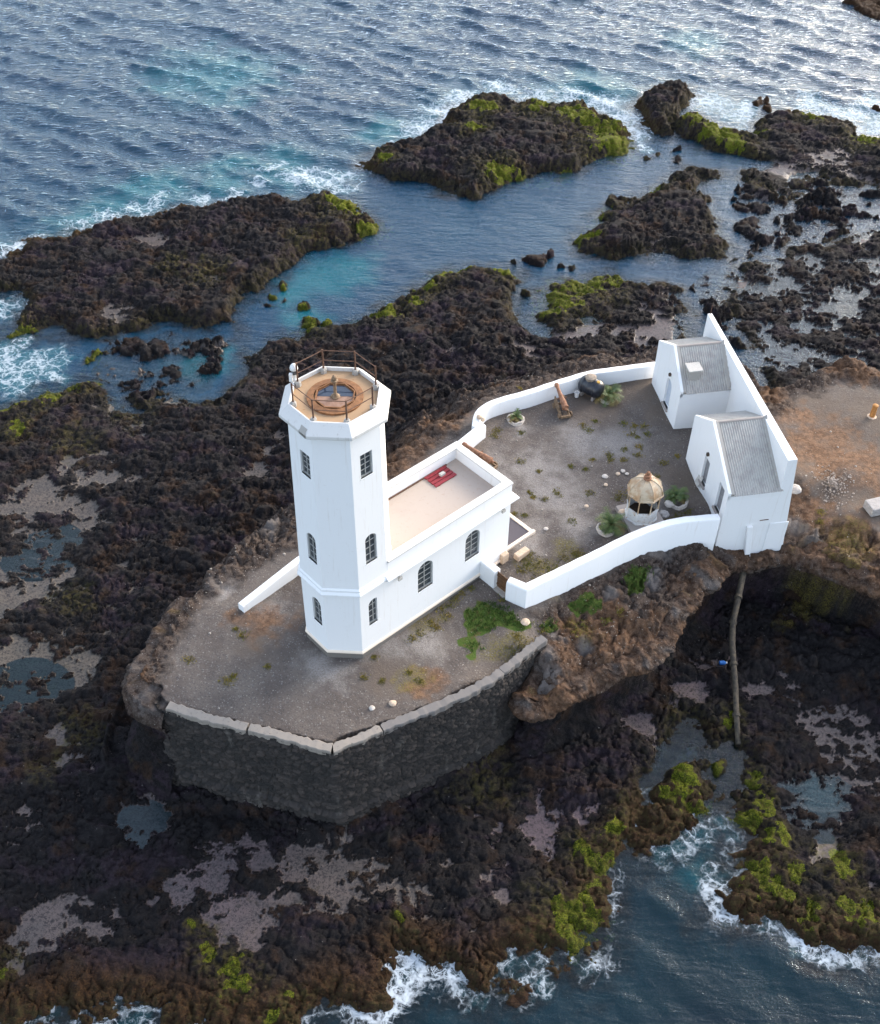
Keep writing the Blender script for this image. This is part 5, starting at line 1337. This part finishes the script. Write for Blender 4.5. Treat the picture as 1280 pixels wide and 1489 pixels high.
cannon('rusty cannon on a wooden carriage with its muzzle over the seaward wall', G(809, 558, 1.15), G(822.5, 593, .72), 'old cannons in the courtyard')
cannon('rusty cannon close behind the end wall of the house', G(673, 645, .95), G(714, 670, .7), 'old cannons in the courtyard')

# ------------------------------------------------------------------ black tank, bucket
tc = G(859, 580, 0); ax = np.array([.80, -.60, 0]); ay = np.array([.60, .80, 0])
tk = thing('water_tank', 'black plastic water tank lying by the seaward wall with a dusty lid', 'water tank', (tc[0], tc[1] + .2, 0))
tcx = np.array([tc[0], tc[1] + .45, .72])
prof = [(-.86, .1), (-.84, .3), (-.76, .48), (-.62, .58), (-.55, .6), (-.5, .63), (-.44, .63), (-.4, .6), (-.1, .61), (-.06, .64), (.06, .64), (.1, .61), (.4, .6), (.44, .63), (.5, .63), (.55, .6), (.62, .58), (.76, .48), (.84, .3), (.86, .1)]
m_ = MB(); m_.tube([tcx + ax * u_ for u_, r in prof], [r for u_, r in prof], 24); m_.build('tank_body', MAT['black_plastic'], tk, smooth=35)
lcx = tcx - ax * .12 + Z * .5
m_ = MB(); m_.lathe(lcx, [(.34, 0), (.34, .16), (.38, .17), (.38, .25), (.3, .29), (.05, .31)], 18); lid_ = m_.build('lid', MAT['dusty'], tk, smooth=35)
m_ = MB(); m_.lathe(tcx + ax * .5 + Z * .55, [(.12, 0), (.12, .1), (.02, .12)], 10); m_.build('inlet', MAT['yellow'], tk, smooth=35)
m_ = MB()
for q_ in (-.45, .45): m_.box(np.array([*(tcx + ax * q_)[:2], -.02]) - ay * .5 - ax * .08, ay * 1.0, ax * .16, Z * .28)
m_.build('cradle', MAT['slab'], tk)
bc = G(838.5, 577, 0)
bk = thing('bucket', 'small white bucket beside the black water tank', 'bucket', (bc[0], bc[1], 0))
m_ = MB(); m_.lathe((bc[0], bc[1], .01), [(.13, 0), (.17, .36), (.18, .36), (.18, .4), (.155, .4), (.12, .04)], 14, 0, True, True); m_.build('pail', MAT['lamp_white'], bk, smooth=40)
m_ = MB(); m_.tube([(bc[0] + .18 * math.cos(q), bc[1] + .06, .38 + .17 * math.sin(q)) for q in np.linspace(0, math.pi, 9)], .008, 5); m_.build('handle', MAT['rust_dark'], bk)

# ------------------------------------------------------------------ planters with palms
def planter(px, py, r, label, full=True):
    c = G(px, py, .1)
    a0, a1 = (0, 2 * math.pi) if full else (math.pi * .95, math.pi * 2.05)
    rings = []
    n = 26
    for i in range(n + (0 if full else 1)):
        q = a0 + (a1 - a0) * i / n
        rr = r * (1 + .05 * math.sin(3 * q) + .03 * math.sin(7 * q)); hh_ = .12 + .04 * math.sin(5 * q + 1)
        ca, sa = math.cos(q), math.sin(q)
        rings.append([(c[0] + ca * (rr - .13), c[1] + sa * (rr - .13), -.1), (c[0] + ca * (rr + .05), c[1] + sa * (rr + .05), -.1), (c[0] + ca * rr, c[1] + sa * rr, hh_ * .8), (c[0] + ca * (rr - .06), c[1] + sa * (rr - .06), hh_), (c[0] + ca * (rr - .12), c[1] + sa * (rr - .12), hh_ * .8)])
    m = MB()
    if full:
        m.loft(rings + [rings[0]], True, False, False)
    else: m.loft(rings, True, True, True)
    return tag(m.build('stone_ring', MAT['white_stone'], None, smooth=50), label, 'planter', 'whitewashed planter rings'), c
def palm(c, label, nf, L, lift, dry=.25, seed=1, cat='plant', group='shrubs in the courtyard'):
    r = random.Random(seed)
    root = thing('palm_shrub', label, cat, (c[0], c[1], 0), group)
    g = MB(); dryb = MB(); st = MB()
    st.lathe((c[0], c[1], -.05), [(.14, 0), (.11, .18), (.07, .3)], 7); 
    for i in range(nf):
        a = r.uniform(0, 2 * math.pi); ln = L * r.uniform(.65, 1.1); el = r.uniform(.25, 1.25) * lift
        isdry = r.random() < dry or el < .3
        if isdry: el *= .4
        p = np.array([c[0], c[1], .22]); d = np.array([math.cos(a) * math.cos(el), math.sin(a) * math.cos(el), math.sin(el)])
        b = dryb if isdry else g
        steps = 7; prev = p
        sd = np.array([-math.sin(a), math.cos(a), 0])
        for k in range(steps):
            q = prev + d * ln / steps
            w = .016
            b.face([prev - sd * w, prev + sd * w, q + sd * w * .8, q - sd * w * .8])
            if k > 0:
                for sg_ in (-1, 1):
                    for sub_ in (0, .5):
                        p0 = prev + (q - prev) * sub_
                        ll = ln * .30 * math.sin(math.pi * (k + 1 + sub_) / (steps + 2)) + .05
                        tip = p0 + (sd * sg_ * .8 + d * .75 + Z * r.uniform(-.25, .15)) * ll
                        b.face([p0 - d * .02, p0 + d * .03, tip])
            prev = q; d = d - Z * (.16 + .05 * r.random()); d /= np.linalg.norm(d)
            if prev[2] < .05: break
    g.build('fronds', MAT['leaf'], root); dryb.build('dry_fronds', MAT['leaf_dry'], root); st.build('stem', MAT['wood_old'], root)
    return root
_, c1 = planter(883, 576, .62, 'whitewashed stone ring round the bush beside the black tank')
palm(c1, 'green palm bush growing beside the black water tank', 46, 1.15, .95, .35, 3)
_, c1 = planter(750, 608, .55, 'whitewashed stone ring round the small plant by the curved wall')
palm(c1, 'small sparse plant in the white ring by the curved back wall', 20, .6, 1.0, .4, 5)
_, c1 = planter(882, 767, .55, 'whitewashed stone ring left of the old lantern room')
palm(c1 + np.array([.25, .1, 0]), 'dense palm bush left of the old lantern room', 44, 1.1, 1.0, .3, 8)
_, c1 = planter(986, 727, .62, 'broken half ring of white stones by the near hut', False)
palm(c1 + np.array([-.1, .25, 0]), 'dark bush between the old lantern room and the near hut', 44, .85, .9, .25, 9)

# ------------------------------------------------------------------ loose stones and posts
def stone(px, py, z, r, label, mat='grey_stone', seed=1, flat=.65, name='boulder', cat='stone', group=None):
    c = G(px, py, z); rr = random.Random(seed)
    rings = []
    n = 9
    for k, (f_, hz) in enumerate(((.75, -.3), (1.0, 0), (1.0, .35), (.75, .75), (.3, .98))):
        rings.append([(c[0] + r * f_ * math.cos(2 * math.pi * i / n) * rr.uniform(.85, 1.15), c[1] + r * f_ * math.sin(2 * math.pi * i / n) * rr.uniform(.85, 1.15), c[2] + r * flat * hz * rr.uniform(.9, 1.1)) for i in range(n)])
    m = MB(); m.loft(rings, True, True, True)
    return tag(m.build(name, MAT[mat], None, smooth=30, bevel=.015), label, cat, group)
stone(1156, 712, -.75, .42, 'rounded grey boulder on the bare ground beside the tall wall', 'grey_stone', 2)
stone(571, 1023, -.4, .2, 'round tan stone beside the worn coping', 'tan_stone', 3, .8)
stone(541, 1030, -.4, .16, 'small white stone beside the worn coping', 'white_stone', 4, .8)
stone(764, 905, -.25, .26, 'pale tan rock at the grass edge below the front wall corner', 'tan_stone', 5)
stone(905, 745, 0, .26, 'tan rock tucked beside the lantern room slab', 'tan_stone', 15)
stone(966, 748, 0, .32, 'dark grey rock on the right of the lantern room slab', 'grey_stone', 16)
stone(973, 733, 0, .3, 'whitish rock between lantern room and broken ring', 'white_stone', 17)
for i, (px, py, r) in enumerate(((880, 693, .2), (899, 689, .15), (906, 685, .16), (881, 705, .14), (912, 689, .13), (853, 736, .14), (794, 769, .15))):
    stone(px, py, 0, r, 'pale stone lying on the gravel of the walled courtyard', 'white_stone' if i % 2 == 0 else 'tan_stone', 20 + i, .5, 'loose_stone', 'stone', 'pale stones on the courtyard gravel')
pb2 = G(1277, 738, -.95)
m_ = MB(); m_.box(pb2 - ux * .75 - uy * .5 - Z * .2, ux * 1.5, uy * 1.0, Z * .62)
tag(m_.build('concrete_block', MAT['grey_stone'], None, bevel=.06), 'grey concrete block lying on the bare plateau at the right edge', 'concrete block')
pp = G(1268, 606, -.65)
bol = thing('rusty_bollard', 'orange rusted bollard standing on the bare plateau', 'bollard', pp)
m_ = MB(); m_.lathe(pp - Z * .1, [(.2, 0), (.19, .2), (.17, .95), (.19, 1.0), (.19, 1.1), (.1, 1.16)], 12); m_.build('post', MAT['iron_orange'], bol, smooth=40)
m_ = MB(); m_.lathe(pp - Z * .1, [(.34, 0), (.33, .14), (.24, .17)], 8); m_.build('base', MAT['tan_stone'], bol)
jp = G(1054, 953, -5.6); jz = ground(jp[0], jp[1])
jug = thing('plastic_jug', 'small blue plastic jug washed up on the rocks beside the drain pipe', 'jug', (jp[0], jp[1], jz))
m_ = MB(); m_.tube([(jp[0] - .2, jp[1], jz + .16), (jp[0] - .17, jp[1], jz + .16), (jp[0] + .12, jp[1] + .02, jz + .16), (jp[0] + .2, jp[1] + .02, jz + .17), (jp[0] + .23, jp[1] + .02, jz + .17)], [.06, .14, .14, .07, .05], 12); m_.build('bottle', MAT['blue_plastic'], jug, smooth=35)
m_ = MB(); m_.tube([(jp[0] + .23, jp[1] + .02, jz + .17), (jp[0] + .29, jp[1] + .02, jz + .17)], .06, 10); m_.build('cap', MAT['lamp_white'], jug)
# white rubble heap on the plateau
rb = MB(); rr = random.Random(4)
def pebble(mb, x, y, z, r, rr):
    n = 5; rings = []
    for f_, hz in ((1, -.3), (.95, .35), (.4, .75)):
        rings.append([(x + r * f_ * math.cos(2 * math.pi * i / n + r * 50) * rr.uniform(.75, 1.25), y + r * f_ * math.sin(2 * math.pi * i / n + r * 50) * rr.uniform(.75, 1.25), z + r * hz) for i in range(n)])
    mb.loft(rings, True, False, True)
cc = G(1213, 700, -.7)
for i in range(520):
    a, d_ = rr.uniform(0, 6.28), abs(rr.gauss(0, .75))
    x, y = cc[0] + d_ * math.cos(a) * .9, cc[1] + d_ * math.sin(a) * 1.25
    pebble(rb, x, y, ground(x, y) + .3 * math.exp(-d_ * d_ * 1.5) * rr.random(), rr.choice((.015, .02, .025, .03, .04, .05, .07)), rr)
tag(rb.build('rubble', MAT['rubble_mix']), 'heap of whitish rubble on the bare plateau right of the tall wall', 'rubble', None, 'stuff')
# pale pebbles strewn on the ground
pbm = MB(); rr = random.Random(9)
zones = [((700, 600, 0), (1030, 740, 0), 420), ((700, 740, 0), (880, 850, 0), 260), ((240, 880, -.5), (640, 1050, -.4), 90), ((780, 880, -1), (980, 990, -2), 240), ((560, 560, -1), (860, 520, -1), 170), ((250, 780, -.6), (420, 900, -.6), 170), ((1130, 560, -.6), (1270, 800, -1), 160), ((600, 850, -.3), (780, 980, -.3), 90)]
for (a, b, n_) in zones:
    k = 0
    while k < n_:
        p = G(rr.uniform(min(a[0], b[0]), max(a[0], b[0])), rr.uniform(min(a[1], b[1]), max(a[1], b[1])), (a[2] + b[2]) / 2)
        k += 1
        z = ground(p[0], p[1])
        if abs(z - p[2]) > 1.3: continue
        pebble(pbm, p[0], p[1], z, rr.choice((.015, .02, .02, .025, .03, .03, .04, .08 if rr.random() < .25 else .03)), rr)
tag(pbm.build('pebbles', MAT['tan_pebble']), 'pale pebbles strewn over the gravel and bare rock around the buildings', 'pebbles', None, 'stuff')

# ------------------------------------------------------------------ grass and weeds
def blades(mb, x, y, z, n, hgt, spread, rr, lean=.5):
    for i in range(n):
        bx_, by_ = x + rr.gauss(0, spread), y + rr.gauss(0, spread); a = rr.uniform(0, 6.28)
        w = .018 + .015 * rr.random(); hh_ = hgt * rr.uniform(.5, 1.15); l_ = lean * hh_ * rr.random(); b = rr.uniform(0, 6.28)
        mb.face([(bx_ - w * math.cos(a), by_ - w * math.sin(a), z - .03), (bx_ + w * math.cos(a), by_ + w * math.sin(a), z - .03), (bx_ + l_ * math.cos(b), by_ + l_ * math.sin(b), z + hh_)])
gm = MB(); rr = random.Random(21)
for poly in grass_poly:
    P = np.array(poly); lo, hi = P.min(0), P.max(0); S = None
    area = (hi - lo).prod(); cnt = int(area * 55)
    sdp = sdf(poly)
    for i in range(cnt):
        x, y = rr.uniform(lo[0] - .2, hi[0] + .2), rr.uniform(lo[1] - .2, hi[1] + .2)
        v_ = float(samp(sdp, np.array([x]), np.array([y]))[0]) + .25 * float(fbm(np.array([x / .5]), np.array([y / .5]), 2, 500)[0])
        if v_ < 0: continue
        blades(gm, x, y, ground(x, y), 5, .16 + .12 * rr.random(), .06, rr, .9)
tag(gm.build('grass', MAT['grass']), 'bright green grass patches around the front wall and terrace', 'grass', None, 'stuff')
wm = MB(); rr = random.Random(22)
tufts = [(757, 560, .2, 0), (330, 990, .4, -.5), (340, 983, .25, -.5), (352, 925, .3, -.5), (343, 915, .15, -.5), (276, 962, .35, -.7), (390, 970, .2, -.5), (857, 625, .3, 0), (848, 618, .25, 0), (866, 612, .2, 0), (907, 614, .25, 0), (922, 617, .3, 0), (938, 618, .3, 0), (918, 627, .35, 0), (926, 634, .25, 0), (942, 630, .25, 0), (909, 651, .3, 0), (886, 660, .3, 0), (888, 668, .3, 0), (929, 660, .3, 0), (930, 648, .3, 0), (908, 667, .25, 0), (965, 673, .35, 0), (985, 662, .2, 0), (862, 668, .2, 0), (830, 678, .2, 0), (852, 682, .2, 0), (757, 669, .35, 0), (722, 625, .35, 0), (719, 634, .3, 0), (759, 628, .3, 0), (784, 685, .15, 0), (771, 716, .2, 0), (858, 716, .3, 0), (811, 717, .4, 0), (793, 725, .25, 0), (831, 757, .3, 0), (748, 746, .3, 0), (763, 748, .2, 0), (775, 722, .2, 0), (905, 717, .5, 0), (900, 722, .3, 0), (955, 694, .3, 0), (800, 830, .4, 0), (775, 822, .5, 0), (787, 835, .4, 0), (765, 815, .4, 0), (770, 806, .4, 0), (790, 815, .4, 0), (810, 820, .4, 0), (758, 825, .3, 0), (780, 843, .3, 0), (820, 805, .4, 0), (840, 800, .3, 0), (845, 797, .3, 0), (732, 870, .3, -.2), (730, 862, .2, -.2), (663, 870, .3, -.25), (655, 878, .3, -.25), (640, 885, .3, -.3), (672, 862, .3, -.25), (685, 855, .25, -.2), (650, 895, .35, -.3), (628, 905, .3, -.3), (612, 920, .3, -.3), (600, 930, .3, -.35), (636, 912, .3, -.3), (545, 955, .2, -.4), (610, 990, .3, -.4), (595, 978, .2, -.4), (1198, 733, .3, -.8), (1196, 745, .35, -.8), (880, 903, .3, -1.2), (900, 898, .2, -1.3), (788, 912, .4, -.5), (835, 915, .4, -.9), (848, 905, .4, -.9), (1000, 740, .3, 0), (988, 742, .3, 0), (975, 747, .3, 0), (785, 930, .4, -.4), (760, 935, .5, -.3), (745, 940, .5, -.3), (752, 925, .4, -.3), (770, 948, .3, -.3), (530, 985, .25, -.4), (555, 990, .2, -.4)]
for (px, py, r, z) in tufts:
    c = G(px, py, z)
    for i in range(int(26 + r * 40)):
        x, y = c[0] + rr.gauss(0, r * .5), c[1] + rr.gauss(0, r * .5)
        blades(wm, x, y, ground(x, y), 4, .07 + .05 * rr.random(), .035, rr, 1.2)
tag(wm.build('weeds', MAT['weed']), 'low yellow green weeds dotted over the courtyard gravel and terrace', 'weeds', None, 'stuff')
